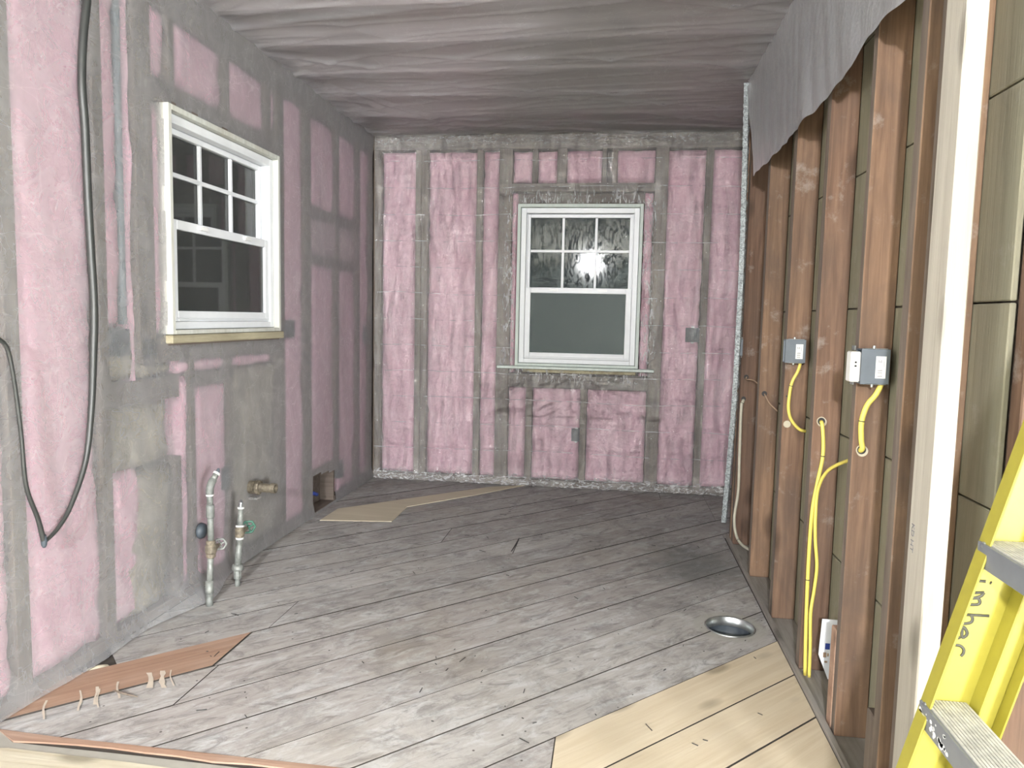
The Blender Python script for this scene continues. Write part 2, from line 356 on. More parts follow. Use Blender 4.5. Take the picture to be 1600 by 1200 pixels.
# ---- floor planks, laid at 45 degrees
R2 = math.sqrt(2)
def clip(poly, n, d):
    out = []
    for i in range(len(poly)):
        p, q = poly[i], poly[(i+1) % len(poly)]
        a = n[0]*p[0]+n[1]*p[1]-d; b = n[0]*q[0]+n[1]*q[1]-d
        if a >= 0: out.append(p)
        if (a >= 0) != (b >= 0):
            s = a/(a-b); out.append((p[0]+(q[0]-p[0])*s, p[1]+(q[1]-p[1])*s))
    return out
def plank(o0, o1, xa, xb, mat, z=0., name='plank', extra=(), label=None, thick=.02, ya=1.738, yb=L-.002):
    s0, s1 = -1, 9
    poly = [((s-o)/R2, (s+o)/R2) for s, o in ((s0, o0), (s1, o0), (s1, o1), (s0, o1))]
    for n, d in [((1, 0), xa), ((-1, 0), -xb), ((0, 1), ya), ((0, -1), -yb)]+list(extra):
        poly = clip(poly, n, d)
        if len(poly) < 3: return None
    cx = sum(p[0] for p in poly)/len(poly); cy = sum(p[1] for p in poly)/len(poly)
    c, s_ = math.cos(-PI/4), math.sin(-PI/4)
    loc = [((p[0]-cx)*c-(p[1]-cy)*s_, (p[0]-cx)*s_+(p[1]-cy)*c) for p in poly]
    bm = bmesh.new()
    lo = [bm.verts.new((x, y, -thick)) for x, y in loc]
    k = loc
    hi = [bm.verts.new((x, y, 0)) for x, y in k]
    m = len(poly)
    bm.faces.new(lo[::-1]); bm.faces.new(hi)
    for A, B in ((lo, hi),):
        for i in range(m): bm.faces.new((A[i], A[(i+1) % m], B[(i+1) % m], B[i]))
    o = from_bm(name, bm, mat); o.location = (cx, cy, z); o.rotation_euler = (0, 0, PI/4)
    o.data.materials.append(M_dirt_shade)      # plank edges darkened for dirt and for shade in the gaps
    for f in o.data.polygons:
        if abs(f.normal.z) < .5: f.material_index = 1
    o.parent = floor; o.location -= floor.location
    if label: o['label'] = label
    return o
seams = [-.48, -.287, -.096, .093, .279, .477, .685, .874, 1.070, 1.257, 1.449, 1.637, 1.816, 1.99, 2.175, 2.366, 2.57, 2.72, 2.89, 3.07, 3.26, 3.45, 3.58]
duct_planks = []
for i, (a, b) in enumerate(zip(seams, seams[1:])):
    g = rnd.uniform(.0018, .0036); zz = rnd.uniform(-.0025, 0)
    o0, o1 = a+g, b-g
    X0, X1 = .0, 2.356
    cuts = []
    if b < .30:
        plank(o0, o1, 1.587, X1, M_pine, zz, 'plank', label='new pale pine plank')
        plank(o0, o1, X0, 1.583, M_floor, zz-.002, 'plank')
        continue
    ex = []
    if abs(a-1.257) < .01:
        plank(o0, o1, .0, .415, M_red, .001, 'plank', label='reddish brown replacement plank'); cuts = [.42]
        plank(o0, o1, .42, X1, M_floor, zz, 'plank'); plank(o0, o1, X1, 2.755, M_floor, zz, 'plank', ya=4.06); continue
    if abs(a-1.070) < .01: js = [.432]
    elif abs(a-1.449) < .01: js = [.46]; ex = [((1, 1), 2.25)]
    elif abs(a-1.637) < .01: js = [1.245]
    elif abs(a-1.99) < .01: js = [.85, 2.06]
    elif abs(a-.685) < .01: js = []
    else: js = []
    if a > .8: plank(o0, o1, X1, 2.755, M_floor, zz, 'plank', ya=4.06)
    xs = [X0]+js+[X1]
    for u, v in zip(xs, xs[1:]):
        o = plank(o0, o1, u+.0015, v-.0015, M_floor, zz+rnd.uniform(-.001, .001), 'plank', extra=ex, yb=L-.002)
        if o and v == X1 and .27 < a < .49: duct_planks.append(o)
DUCT = Vector((2.2, 2.85, 0)); DR = .093
for o in duct_planks:
    bm = bmesh.new(); bmesh.ops.create_cone(bm, cap_ends=True, segments=48, radius1=DR+.004, radius2=DR+.004, depth=.2, matrix=Matrix.Translation(DUCT))
    c = from_bm('cutter', bm); md = o.modifiers.new('b', 'BOOLEAN'); md.solver = 'EXACT'; md.object = c
    bpy.context.view_layer.update(); dg = bpy.context.evaluated_depsgraph_get(); me = bpy.data.meshes.new_from_object(o.evaluated_get(dg))
    o.modifiers.clear(); o.data = me; bpy.data.objects.remove(c)
bm = bmesh.new(); bmesh.ops.create_cone(bm, cap_ends=True, segments=48, radius1=DR+.003, radius2=DR+.003, depth=.6, matrix=Matrix.Translation(DUCT+Vector((0, 0, -.1))))
c = from_bm('cutter', bm); md = floor.modifiers.new('b', 'BOOLEAN'); md.solver = 'EXACT'; md.object = c
bpy.context.view_layer.update(); me = bpy.data.meshes.new_from_object(floor.evaluated_get(bpy.context.evaluated_depsgraph_get())); floor.modifiers.clear(); floor.data = me; bpy.data.objects.remove(c)
# front edge of the plank floor: split brown strip, grey levelled strip, strand board
def poly_prism(name, pts, z0, z1, mat, parent=None, label=None):
    bm = bmesh.new(); cx = sum(p[0] for p in pts)/len(pts); cy = sum(p[1] for p in pts)/len(pts)
    a = [bm.verts.new((x-cx, y-cy, 0)) for x, y in pts]; b = [bm.verts.new((x-cx, y-cy, z1-z0)) for x, y in pts]
    bm.faces.new(a[::-1]); bm.faces.new(b)
    for i in range(len(pts)): bm.faces.new((a[i], a[(i+1) % len(pts)], b[(i+1) % len(pts)], b[i]))
    o = from_bm(name, bm, mat); o.location = (cx, cy, z0)
    if parent: o.parent = parent; o.location -= parent.location
    if label: o['label'] = label
    return o
pts = [(.03, 1.745)]+[(x, 1.738) for x in (.2, .5, .9, 1.5)]+[(1.5, 1.70)]+[(x, 1.712+rnd.uniform(-.006, .006)) for x in (1.3, 1.1, .95, .8, .7, .6, .5, .4, .3, .2)]+[(.12, 1.70)]
poly_prism('edge_strip', pts, -.02, .0005, M_red, floor, 'splintered brown edge strip')
poly_prism('levelled_strip', [(.0, 1.785), (.028, 1.748), (.12, 1.698), (.5, 1.70), (1.5, 1.69), (1.5, 1.655), (.0, 1.655)], -.02, -.0025, M_greystrip, floor, 'smooth grey levelled strip')
poly_prism('strand_board', [(0, 1.64), (.13, 1.672), (.5, 1.668), (2.35, 1.60), (2.35, .9), (0, .9)], -.02, -.001, M_osb, floor, 'pale strand board panel')
poly_prism('trim_1', [(2.358, 1.5), (2.372, 1.5), (2.378, 4.1), (2.362, 4.1)], -.02, .012, M_plate)['kind'] = 'structure'
bpy.data.objects['trim_1'].data.materials[0] = M_plate
# scattered nails and splinters
bm = bmesh.new()
for i in range(90):
    x, y = rnd.uniform(.1, 2.3), rnd.uniform(1.8, 4.8); a = rnd.uniform(0, PI); l = rnd.choice((.004, .006, .012, .03))*rnd.uniform(.6, 1.3)
    if (Vector((x, y))-DUCT.xy).length < .13: continue
    tube(bm, [(x, y, .0015), (x+math.cos(a)*l, y+math.sin(a)*l, .0015+rnd.uniform(0, .002))], .0013, 5)
tag(from_bm('wood_splinter', bm, M_ink), 'tiny dark nails and splinters scattered over the floor planks', 'debris', kind='stuff')
for p, q, r in [((.26, 2.60), (.30, 2.585), .002), ((1.245, 3.81), (1.235, 3.58), .004)]:
    bm = bmesh.new(); tube(bm, [(p[0], p[1], .003), ((p[0]+q[0])/2+.003, (p[1]+q[1])/2, .004), (q[0], q[1], .003)], [r*.5, r, r*.4], 6)
    tag(from_bm('wood_stick', bm, M_ink), 'thin dark splinter lying in the short plank joint mid floor' if r > .003 else 'small dark splinter on the planks beside the left water pipe', 'debris')
bm = bmesh.new(); tube(bm, [(.208, 1.985, .004), (.25, 1.972, .006), (.306, 1.963, .004)], [.0015, .004, .0015], 6)
tag(from_bm('wood_stick', bm, M_stud_grey), 'small grey splinter lying just in front of the reddish brown plank', 'debris')
bm = bmesh.new(); bmesh.ops.create_icosphere(bm, subdivisions=2, radius=1)
for v in bm.verts: v.co = Vector((v.co.x*.035, v.co.y*.018, v.co.z*.009))*(1+.5*noise.noise(v.co*2.5))
o = from_bm('wood_chip', bm, M_osb, smooth=False); o.location = (.05, 2.12, -.006); o.rotation_euler = (0, 0, .9)
tag(o, 'pale torn wood chip in the hole beside the left wall base', 'wood chip')
# white drips on the brown plank
bm = bmesh.new()
for x0, y0, w in [(.05, 1.86, .003), (.11, 1.93, .003), (.14, 1.96, .004), (.155, 1.95, .002), (.185, 2.00, .003), (.245, 2.07, .008), (.275, 2.09, .007), (.30, 2.10, .002)]:
    n = 7; l = .15*rnd.uniform(.75, 1); L_ = []; R_ = []
    for k in range(n):
        s = k/(n-1)*l; ww = w*(1+.6*noise.noise(Vector((x0*40, s*30, 0))))
        px, py = x0+s*.42, y0-s*.6
        px = x0 + s*.55 + .004*math.sin(s*40+x0*50); py = y0 + .04 - s*.75
        L_.append(bm.verts.new((px-ww, py-ww*.3, .0028))); R_.append(bm.verts.new((px+ww, py+ww*.3, .0028)))
    for k in range(n-1): bm.faces.new((L_[k], L_[k+1], R_[k+1], R_[k]))
tag(from_bm('paint_drip', bm, simple('thin_white_drip', (.60, .53, .44), .7), None), 'thin white paint drips dried across the reddish brown plank', 'paint drip')
# tan hardboard sheet by the far left
hb = poly_prism('hardboard_sheet', [(.082, 3.908), (.488, 3.969), (.483, 4.30), (.829, 4.678), (1.126, 5.045), (.90, 4.945), (.089, 4.167)], .002, .006, M_hard)
tag(hb, 'tan angular hardboard piece lying flat on the planks by the far left corner', 'hardboard')

# ------------------------------------------------------------ walls: studs, batts
def lb(name, y0, y1, z0, z1, mat=None, d0=-.09, d1=0., label=None, bev=.002):
    mat = mat or (M_stud_grey if (z1-z0) > (y1-y0) else M_stud_grey_h)
    return box(name, (d0, y0, z0), (d1, y1, z1), mat, wall_left, bev, label)
def bb(name, x0, x1, z0, z1, mat=None, d0=0., d1=.09, label=None, bev=.002):
    mat = mat or (M_stud_grey if (z1-z0) > (x1-x0) else M_stud_grey_x)
    return box(name, (x0, L+d0, z0), (x1, L+d1, z1), mat, wall_back, bev, label)
def batt(wall, u0, u1, z0, z1, mat=None, seed=0, amp=.012, depth=-.022, rag=.012, name='insulation_batt', label=None):
    mat = mat or M_pink
    nu = max(6, int((u1-u0)/.022)); nz = max(6, int((z1-z0)/.028))
    bm = bmesh.new(); uc, zc = (u0+u1)/2, (z0+z1)/2; V = []
    for j in range(nz+1):
        row = []
        for i in range(nu+1):
            a, b = i/nu, j/nz
            u = u0+(u1-u0)*a; z = z0+(z1-z0)*b
            e = min(u-u0, u1-u, z-z0, z1-z)
            n1 = noise.noise(Vector((u*5+seed*3.1, z*3.2, seed))); n2 = noise.noise(Vector((u*17+seed, z*13, seed*2.)))
            ro = rag*abs(noise.noise(Vector((seed*5., z*9, 3.))))+rag*.6*abs(noise.noise(Vector((seed*5., z*31, 3.))))
            rb = rag*abs(noise.noise(Vector((seed*5., u*9, 8.))))
            if a < .5: u += ro*(1-2*a)
            else: u -= ro*(2*a-1)
            if b < .5: z += rb*(1-2*b)**3
            else: z -= rb*(2*b-1)**3
            h = depth+.008*(wall is wall_left)+amp*n1+amp*.45*n2+.012*(1-math.exp(-e/.03))-.012*math.exp(-e/.008)
            # horizontal tucks
            h -= .006*max(0, 1-abs(((z+seed*.37+.03*n1) % .62)-.31)/.02)
            row.append(bm.verts.new((min(h, -.002), u-uc, z-zc) if wall is wall_left else (u-uc, -min(h, -.002), z-zc)))
        V.append(row)
    for j in range(nz):
        for i in range(nu): bm.faces.new((V[j][i], V[j][i+1], V[j+1][i+1], V[j+1][i]))
    # skirts back to the sheathing
    loop = V[0]+[r[-1] for r in V[1:]]+V[-1][-2::-1]+[r[0] for r in V[-2:0:-1]]
    D = .085
    bk = [bm.verts.new((-D, v.co.y, v.co.z) if wall is wall_left else (v.co.x, D, v.co.z)) for v in loop]
    for i in range(len(loop)):
        k = (i+1) % len(loop); bm.faces.new((loop[i], loop[k], bk[k], bk[i]))
    o = from_bm(name, bm, mat, smooth=True)
    o.location = (0, uc, zc) if wall is wall_left else (uc, L, zc)
    o.parent = wall; o.location -= wall.location
    if label: o['label'] = label
    return o
# left wall
lb('sill_plate', .92, 3.984, 0, .04); lb('sill_plate', 4.335, L, 0, .04); lb('sill_plate', 3.984, 4.335, -.02, .012)
lb('top_plate', .92, L, 2.30, 2.44)
for a, b in [(1.05, 1.09), (1.45, 1.49), (1.858, 1.912), (2.243, 2.292)]: lb('stud', a, b, .04, 2.30)
lb('stud', 2.458, 2.557, 1.0, 2.30, label='doubled stud left of the window'); lb('stud', 3.572, 3.65, .04, 2.30, label='doubled stud right of the window')
lb('stud', 3.90, 3.992, .25, 2.30); lb('stud', 4.36, 4.418, .20, 2.30, label='twisted narrow stud'); lb('stud', 4.73, 4.795, .04, 2.30); lb('stud', 4.99, 5.05, .04, 2.30)
lb('header', 2.557, 3.572, 1.965, 2.045); lb('rough_sill', 2.47, 3.572, .985, 1.078)
for a, b in [(2.665, 2.705), (3.08, 3.115), (3.46, 3.51)]: lb('cripple_stud', a, b, 2.045, 2.30)
for a, b in [(2.77, 2.805), (3.072, 3.11)]: lb('cripple_stud', a, b, .04, .985)
lb('cripple_stud', 2.66, 2.70, .04, .60)
lb('blocking', 2.33, 2.70, .84, .925, M_stud_grey_h, d1=-.004); lb('blocking', 2.82, 3.07, .872, .925, M_stud_grey_h, d1=-.004)
lb('blocking', 3.992, 4.73, 1.745, 1.79); lb('blocking', 3.992, 4.73, 1.47, 1.512)
LB = [(.93, 1.048, .04, 2.3), (1.092, 1.448, .04, 2.3), (1.492, 1.856, .04, 2.3), (1.914, 2.241, .04, 2.3),
      (2.294, 2.38, 1.12, 2.3), (2.43, 2.456, .90, 2.3), (2.294, 2.455, .05, .60), (2.558, 2.618, 1.085, 1.955), (2.558, 2.663, 2.05, 2.3), (2.707, 3.078, 2.05, 2.3), (3.117, 3.458, 2.05, 2.3), (3.512, 3.57, 2.05, 2.3),
      (3.652, 3.898, .04, 2.3), (3.994, 4.358, 1.79, 2.3), (3.994, 4.358, .255, 1.47), (4.42, 4.728, 1.79, 2.3), (4.42, 4.728, .04, 1.47),
      (4.797, 4.985, .04, 2.3), (2.706, 2.768, .04, .92), (2.806, 3.07, .04, .87), (2.71, 3.07, .93, .984), (3.112, 3.50, .93, .984)]
for i, (a, b, c, d) in enumerate(LB): batt(wall_left, a, b, c, d, seed=i+1, rag=.02 if b-a > .05 else .006)
batt(wall_left, 3.994, 4.728, 1.515, 1.742, seed=44, label='flat grey faced batt between two blocks', mat=m_insul('faded_pink_fibreglass', (.50, .34, .38), (.56, .40, .44), (.62, .47, .50)))
for i, (a, b, c, d) in enumerate([(2.294, 2.66, .60, .84), (2.36, 2.655, .04, .58), (2.294, 2.44, .93, 1.11), (2.47, 2.70, .93, .984), (3.112, 3.568, .04, .925)]):
    batt(wall_left, a, b, c, d, M_brown, seed=60+i, amp=.03, depth=-.03, rag=.03, label='old brown fibreglass batt')
# back wall
bb('sill_plate', 0, 2.75, 0, .045); bb('top_plate', 0, 2.75, 2.33, 2.44)
for a, b in [(.005, .062), (.31, .352), (.354, .397), (.743, .785), (2.288, 2.33), (2.60, 2.64)]: bb('stud', a, b, .045, 2.33)
bb('stud', .90, .99, .045, 2.33, label='doubled stud left of the window'); bb('stud', 1.955, 2.04, .045, 2.33, label='doubled stud right of the window')
bb('header', .99, 1.955, 2.045, 2.10); bb('rough_sill', .99, 1.955, .70, .79)
for a, b in [(1.127, 1.162), (1.295, 1.36), (1.60, 1.63), (1.665, 1.70)]: bb('cripple_stud', a, b, 2.10, 2.33)
for a, b in [(1.117, 1.162), (1.50, 1.543)]: bb('cripple_stud', a, b, .045, .70)
for i, (a, b, c, d) in enumerate([(.064, .308, .05, 2.32), (.40, .741, .05, 2.32), (.787, .898, .05, 2.32), (.992, 1.028, .80, 2.04), (1.89, 1.953, .80, 2.04), (.992, 1.125, 2.11, 2.32), (1.164, 1.293, 2.11, 2.32),
        (1.362, 1.598, 2.11, 2.32), (1.702, 1.953, 2.11, 2.32), (2.042, 2.286, .05, 2.32), (2.332, 2.598, .05, 2.32), (.992, 1.115, .05, .695), (1.164, 1.498, .05, .695), (1.545, 1.953, .05, .695)]):
    batt(wall_back, a, b, c, d, seed=100+i, rag=.012 if b-a > .05 else .004)
# right wall: bare studs (room face at x = 2.38), gypsum lath boards behind
XR = 2.38
def rb(name, y0, y1, z0=0., z1=2.40, x0=XR, x1=2.468, mat=None, label=None):
    o = box(name, (x0, y0, z0), (x1, y1, z1), mat or M_stud, wall_right, .0025, label)
    if name == 'stud' and not mat:      # the room-side edge keeps its grey plaster stain
        o.data.materials.append(M_stud_grey)
        for f in o.data.polygons:
            if f.normal.x < -.9: f.material_index = 1
    return o
rb('sill_plate', 1.54, 4.09, -.045, 0., x0=2.374, mat=M_plate); rb('top_plate', 1.54, 4.09, 2.40, 2.44)
for y0, y1 in [(3.945, 4.0), (4.03, 4.075), (3.45, 3.50), (2.966, 3.02), (2.53, 2.575), (2.12, 2.155), (1.793, 1.835), (1.685, 1.725)]: rb('stud', y0, y1)
rb('stud', 1.500, 1.589, 0, 2.40, 2.334, 2.3735, M_fresh, 'new pale stud set flat against the old frame')
rb('stud', 1.490, 1.53, 0, 2.44, 2.478, 2.57, M_stud, 'brown door jamb stud')
rb('wood_block', 2.156, 2.20, 0, .30, 2.379, 2.40, M_red, 'short pale wood strip nailed to a stud')
rb('wood_block', 1.836, 1.88, 0, .22, 2.379, 2.40, M_stud_grey, 'short grey wood strip nailed to a stud')
z = .0; zs = [-.02, .41, .82, 1.235, 1.66, 2.07, 2.40]
for r_, (a, b) in enumerate(zip(zs, zs[1:])):
    yy = [1.54, 2.76+.4*(r_ % 2)-.2, 4.09]
    for c, d in zip(yy, yy[1:]):
        rb('lath_board', c+.001, d-.001, a+.002, b-.002, 2.4695, 2.482, M_khaki)
# drilled holes in the studs (dark discs with pale rims), yellow cable runs out of them
# ceiling joists
for k in range(11):
    y = .98+k*.405
    if y > 4.95: break
    box('joist', (-.02, y, 2.445), (2.76, y+.042, 2.60), M_joist, ceiling, .003)
box('rim_board', (-.06, .93, 2.445), (-.022, L, 2.60), M_joist, ceiling, .003)
box('rim_board', (2.40, .93, 2.445), (2.44, 4.05, 2.60), M_joist, ceiling, .003)
for k in range(14):
    y0 = .93+k*.3
    box('ceiling_board', (-.09, y0, 2.603), (2.76, y0+.294, 2.618), M_cboard, ceiling, .002)

# ------------------------------------------------------------ windows (local: x along the wall, y outwards, z up)
def window(name, loc, rotz, w, h, casing, glass_mat, jamb_out, lo_x, lo_z, hi_z, mz, rail_z, mx):
    root = bpy.data.objects.new(name, None); root.location = loc; root.rotation_euler = (0, 0, rotz); C.objects.link(root); root['kind'] = 'structure'
    def p(nm, boxes, mat, parent=root, bev=.002, label=None):
        bm = bmesh.new()
        for a, b in boxes: add_box(bm, a, b, bev)
        o = from_bm(nm, bm, mat, parent)
        if label: o['label'] = label
        return o
    t = .022; o = -jamb_out
    p('casing', [((0, o, 0), (t, .09, h)), ((w-t, o, 0), (w, .09, h)), ((t, o, h-t), (w-t, .09, h)), ((t, o, 0), (w-t, .09, t*.8))], casing)
    a = t+.002; f = .035; y0, y1 = .012-jamb_out*.3, .085
    zb = t*.8+.002
    p('frame', [((a, y0, zb), (a+f, y1, h-t-.002)), ((w-a-f, y0, zb), (w-a, y1, h-t-.002)), ((a+f, y0, h-t-.002-f), (w-a-f, y1, h-t-.002)), ((a+f, y0, zb), (w-a-f, y1, zb+.03)),
                ((a+f, .034, zb+.03), (a+f+.008, .04, h-t-f-.003)), ((w-a-f-.008, .034, zb+.03), (w-a-f, .04, h-t-f-.003))], M_vinyl)
    x0, x1 = a+f+.001, w-a-f-.001; zt = h-t-.004-f
    # upper sash, further out
    s = .026; ya, yb_ = .047, .075
    us = p('upper_sash', [((x0, ya, rail_z-.012), (x0+s, yb_, zt)), ((x1-s, ya, rail_z-.012), (x1, yb_, zt)), ((x0+s, ya, zt-.024), (x1-s, yb_, zt)), ((x0+s, ya, rail_z-.012), (x1-s, yb_, rail_z+.02))], M_vinyl)
    gw = (x1-s)-(x0+s)
    for q in (1, 2):
        xm = x0+s+gw*q/3; p('muntin', [((xm-.009, ya+.006, rail_z+.02), (xm+.009, ya+.02, zt-.024))], M_vinyl, us)
    p('muntin', [((x0+s, ya+.005, mz-.009), (x1-s, ya+.019, mz+.009))], M_vinyl, us)
    xs = [x0+s, x0+s+gw/3, x0+s+2*gw/3, x1-s]
    for i in range(3):
        for c, d in ((rail_z+.02, mz), (mz, zt-.024)):
            p('pane', [((xs[i], ya+.0205, c), (xs[i+1], ya+.0245, d))], glass_mat, us, 0)
    # lower sash, nearer the room
    s2 = .038; ya, yb_ = .014, .044; zl = zb+.031
    ls = p('lower_sash', [((x0, ya, zl), (x0+s2, yb_, rail_z+.02)), ((x1-s2, ya, zl), (x1, yb_, rail_z+.02)), ((x0+s2, ya, rail_z-.018), (x1-s2, yb_, rail_z+.02)), ((x0+s2, ya, zl), (x1-s2, yb_, zl+.042)),
                          ((x0+.01, ya-.006, zl+.008), (x1-.01, ya, zl+.014))], M_vinyl)
    p('pane', [((x0+s2, ya+.012, zl+.042), (x1-s2, ya+.016, rail_z-.018))], M_glass_b if glass_mat is M_glass_f else M_glass, ls, 0)
    for q in (.27, .73):
        xm = x0+(x1-x0)*q; p('sash_latch', [((xm-.03, ya-.009, rail_z-.004), (xm+.03, ya+.001, rail_z+.013)), ((xm-.025, ya-.014, rail_z+.009), (xm+.025, ya-.008, rail_z+.013))], M_latch, ls, .001)
    return root
w1 = window('window_1', (0, 2.625, 1.09), PI/2, .935, .875, M_casing, M_glass, .022, 0, 0, 0, .635, .432, 2)
w2 = window('window_2', (1.035, L, .853), 0, .85, 1.107, M_casing_g, M_glass_f, .022, 0, 0, 0, .795, .523, 2)
w1['label'] = 'white double hung window in cream aged casing on the left wall'; w2['label'] = 'white double hung window in the back wall'
# ledges
bm = bmesh.new(); add_box(bm, (-.01, 2.61, 1.055), (.03, 3.575, 1.088), .004)
for v in bm.verts: v.co.z += .003*noise.noise(v.co*12)
o = from_bm('window_ledge', bm, M_ledge); tag(o, kind='structure'); o.name = 'trim_2'
bm = bmesh.new(); add_box(bm, (.915, L-.055, .832), (1.992, L+.0, .851), .004)
o = from_bm('trim_3', bm, M_casing_g); tag(o, kind='structure')
bm = bmesh.new(); add_box(bm, (1.09, L-.028, .808), (1.87, L-.006, .830), .003)
o = from_bm('trim_4', bm, M_ledge); tag(o, kind='structure')

# ------------------------------------------------------------ plastic films
def film(name, place, U, V, du, dv, disp, skip, mat, label):
    nu = int((U[1]-U[0])/du); nv = int((V[1]-V[0])/dv)
    bm = bmesh.new(); g = [[None]*(nu+1) for _ in range(nv+1)]
    def vert(i, j):
        if g[j][i] is None:
            u = U[0]+(U[1]-U[0])*i/nu; v = V[0]+(V[1]-V[0])*j/nv; g[j][i] = bm.verts.new(place(u, v, disp(u, v)))
        return g[j][i]
    for j in range(nv):
        for i in range(nu):
            u = U[0]+(U[1]-U[0])*(i+.5)/nu; v = V[0]+(V[1]-V[0])*(j+.5)/nv
            if skip and skip(u, v): continue
            bm.faces.new((vert(i, j), vert(i+1, j), vert(i+1, j+1), vert(i, j+1)))
    me = bpy.data.meshes.new(name); bm.to_mesh(me); bm.free()
    o = link(name, me, mat, smooth=True)
    return tag(o, label, 'plastic sheet')
def ridge(u, v, s=0.):
    return (1-abs(noise.noise(Vector((u, v, s))))*2)
def disp_left(y, z):
    h = .003+.003*noise.noise(Vector((y*2.2, z*1.4, 1)))
    h += .0025*max(0, ridge(y*6+z*2, z*1.6-y*.8, 5.))**3
    k = max(0, 1-math.hypot((y-3.7)/.9, (z-1.0)/.7))
    h += .006*k*ridge((y-3.55)*3+(z-1.)*14, (z-1.)*1.5, 9.)
    h += .095*math.exp(-((y-2.72)/.22)**2)*max(0, 1-z/.22)**2
    h += .03*math.exp(-((y-2.15)/.2)**2)*max(0, 1-z/.2)**2+.015*max(0, 1-z/.08)
    if z > 2.28: h += .012*(z-2.28)/.16
    return max(h, .002)
def skip_left(y, z):
    e = .004*noise.noise(Vector((y*14, z*14, 2)))
    if 2.618+e < y < 3.568+e and 1.052+e < z < 1.972+e: return True
    if 3.985 < y < 4.335 and .012 < z < .245-(y-3.985)*.12: return True
    return False
film('plastic_sheet', lambda u, v, h: (h, u, v), (.95, 5.045), (.004, 2.432), .0155, .0155, disp_left, skip_left, M_film_left, 'milky plastic vapour sheet stretched over the left wall around its window')
def disp_back(x, z):
    h = .007+.005*noise.noise(Vector((x*3, z*1.2, 1)))
    h += .0055*max(0, ridge(x*9+z*.8, z*1.3, 3.))**2+.0045*ridge(x*17-z*3, z*4+x*3, 7.)+.004*max(0, ridge(x*5+z*4, z*5-x*3, 17.))**3
    q = abs(((z+.012*math.sin(x*2.3)) % .183)-.09)
    h += .0035*max(0, 1-q/.009)
    # loose puckers round the window and along the base
    d = max(abs(x-1.46)-.43, abs(z-1.40)-.56)
    if d < .16: h += .016*ridge(x*(4 if abs(z-1.4) < .5 else 16)+3*noise.noise(Vector((x*3, z*3, 0))), z*(16 if abs(x-1.46) < .38 else 3), 11.)*(1-max(d, 0)/.16)
    if .5 < z < .80 and .9 < x < 2.05: h += .010*ridge(x*8+(z-.6)*9*(1 if x > 1.4 else -1), z*9, 13.)
    if z < .12: h += .020*abs(noise.noise(Vector((x*17, z*22, 4))))*(1-z/.12)+.012*(1-z/.12)
    if z > 2.28: h += .012*abs(noise.noise(Vector((x*3, z*40, 4))))+.006
    return max(h, .002)
def skip_back(x, z):
    return 1.03 < x < 1.89 and .83 < z < 1.965
film('plastic_sheet', lambda u, v, h: (u, L-h, v), (.02, 2.72), (.004, 2.432), .0105, .0085, disp_back, skip_back, M_film_back, 'glossy clear plastic vapour sheet over the pink back wall')
def disp_ceil(x, y):
    h = .010+.006*noise.noise(Vector((x*.5, y*2.0, 1)))
    h += .012*max(0, ridge(x*.55+y*.2, y*4.5-x*.9, 5.))**8+.010*max(0, ridge(x*.8, y*8+x*1.1, 8.))**8
    k = math.exp(-((x-.35)/.9)**2)
    h += .008*k*ridge((y-3.2)*5/(x+.35), 2., 12.)
    h += .004*max(0, math.sin((y-.98)/.405*2*PI-PI/2))
    return max(h, .003)
film('plastic_sheet', lambda u, v, h: (u, v, 2.440-h), (.01, 2.72), (.95, 5.04), .02, .011, disp_ceil, lambda x, y: x > 2.355 and y < 4.08, M_film_ceil, 'grey wrinkled plastic vapour sheet under the ceiling joists')
prof = [(1.62, 1.93), (1.861, 1.931), (2.024, 1.952), (2.147, 1.938), (2.235, 1.905), (2.477, 1.898), (2.97, 1.889), (3.505, 1.884), (3.66, 1.894), (3.705, 1.885), (4.02, 2.42)]
def bot(y):
    for (a, b), (c, d) in zip(prof, prof[1:]):
        if a <= y <= c: return b+(d-b)*(y-a)/(c-a)+.012*noise.noise(Vector((y*9, 0, 0)))
    return 2.42
def place_drape(u, v, h):
    z = 2.428+(bot(u)-2.428)*v
    s = math.hypot(1, 0); amp = .012*v
    x = 2.358-h*.4-.010*v+amp*ridge(u*7+v*1.4, v*.6, 3.)*.7+.006*noise.noise(Vector((u*3, v*3, 2)))
    return (min(x, 2.372), u, z)
film('plastic_sheet', place_drape, (1.62, 4.015), (0, 1), .016, .03, lambda u, v: .004, None, M_film_drape, 'loose grey plastic flap hanging from the ceiling over the bare right studs')

# ------------------------------------------------------------ things on the left wall
def thing_tube(name, pts, rad, mat, label, cat, group=None, n=10, smooth=True, sp=6):
    bm = bmesh.new(); P = spline(pts, sp)
    if isinstance(rad, (list, tuple)):
        R_ = []
        for i in range(len(P)):
            f = i/(len(P)-1)*(len(rad)-1); k = min(int(f), len(rad)-2); R_.append(rad[k]+(rad[k+1]-rad[k])*(f-k))
    else: R_ = rad
    tube(bm, P, R_, n); o = from_bm(name, bm, mat, smooth=smooth)
    if label: tag(o, label, cat, group)
    return o
cab = [(2.20, 2.42), (2.194, 2.23), (2.185, 2.149), (2.163, 2.025), (2.151, 1.885), (2.159, 1.751), (2.162, 1.553), (2.168, 1.373), (2.175, 1.188), (2.164, 1.022), (2.148, .857), (2.115, .694), (2.044, .565), (1.988, .509), (1.93, .48)]
cab2 = [(1.93, .48), (1.91, .56), (1.872, .666), (1.861, .818), (1.845, .967), (1.828, 1.058), (1.804, 1.091), (1.743, 1.113), (1.60, 1.16)]
r = empty('hanging_cable', (.035, 2.2, 2.42), 'thick black cable hanging in a long loop over the left wall plastic', 'cable')
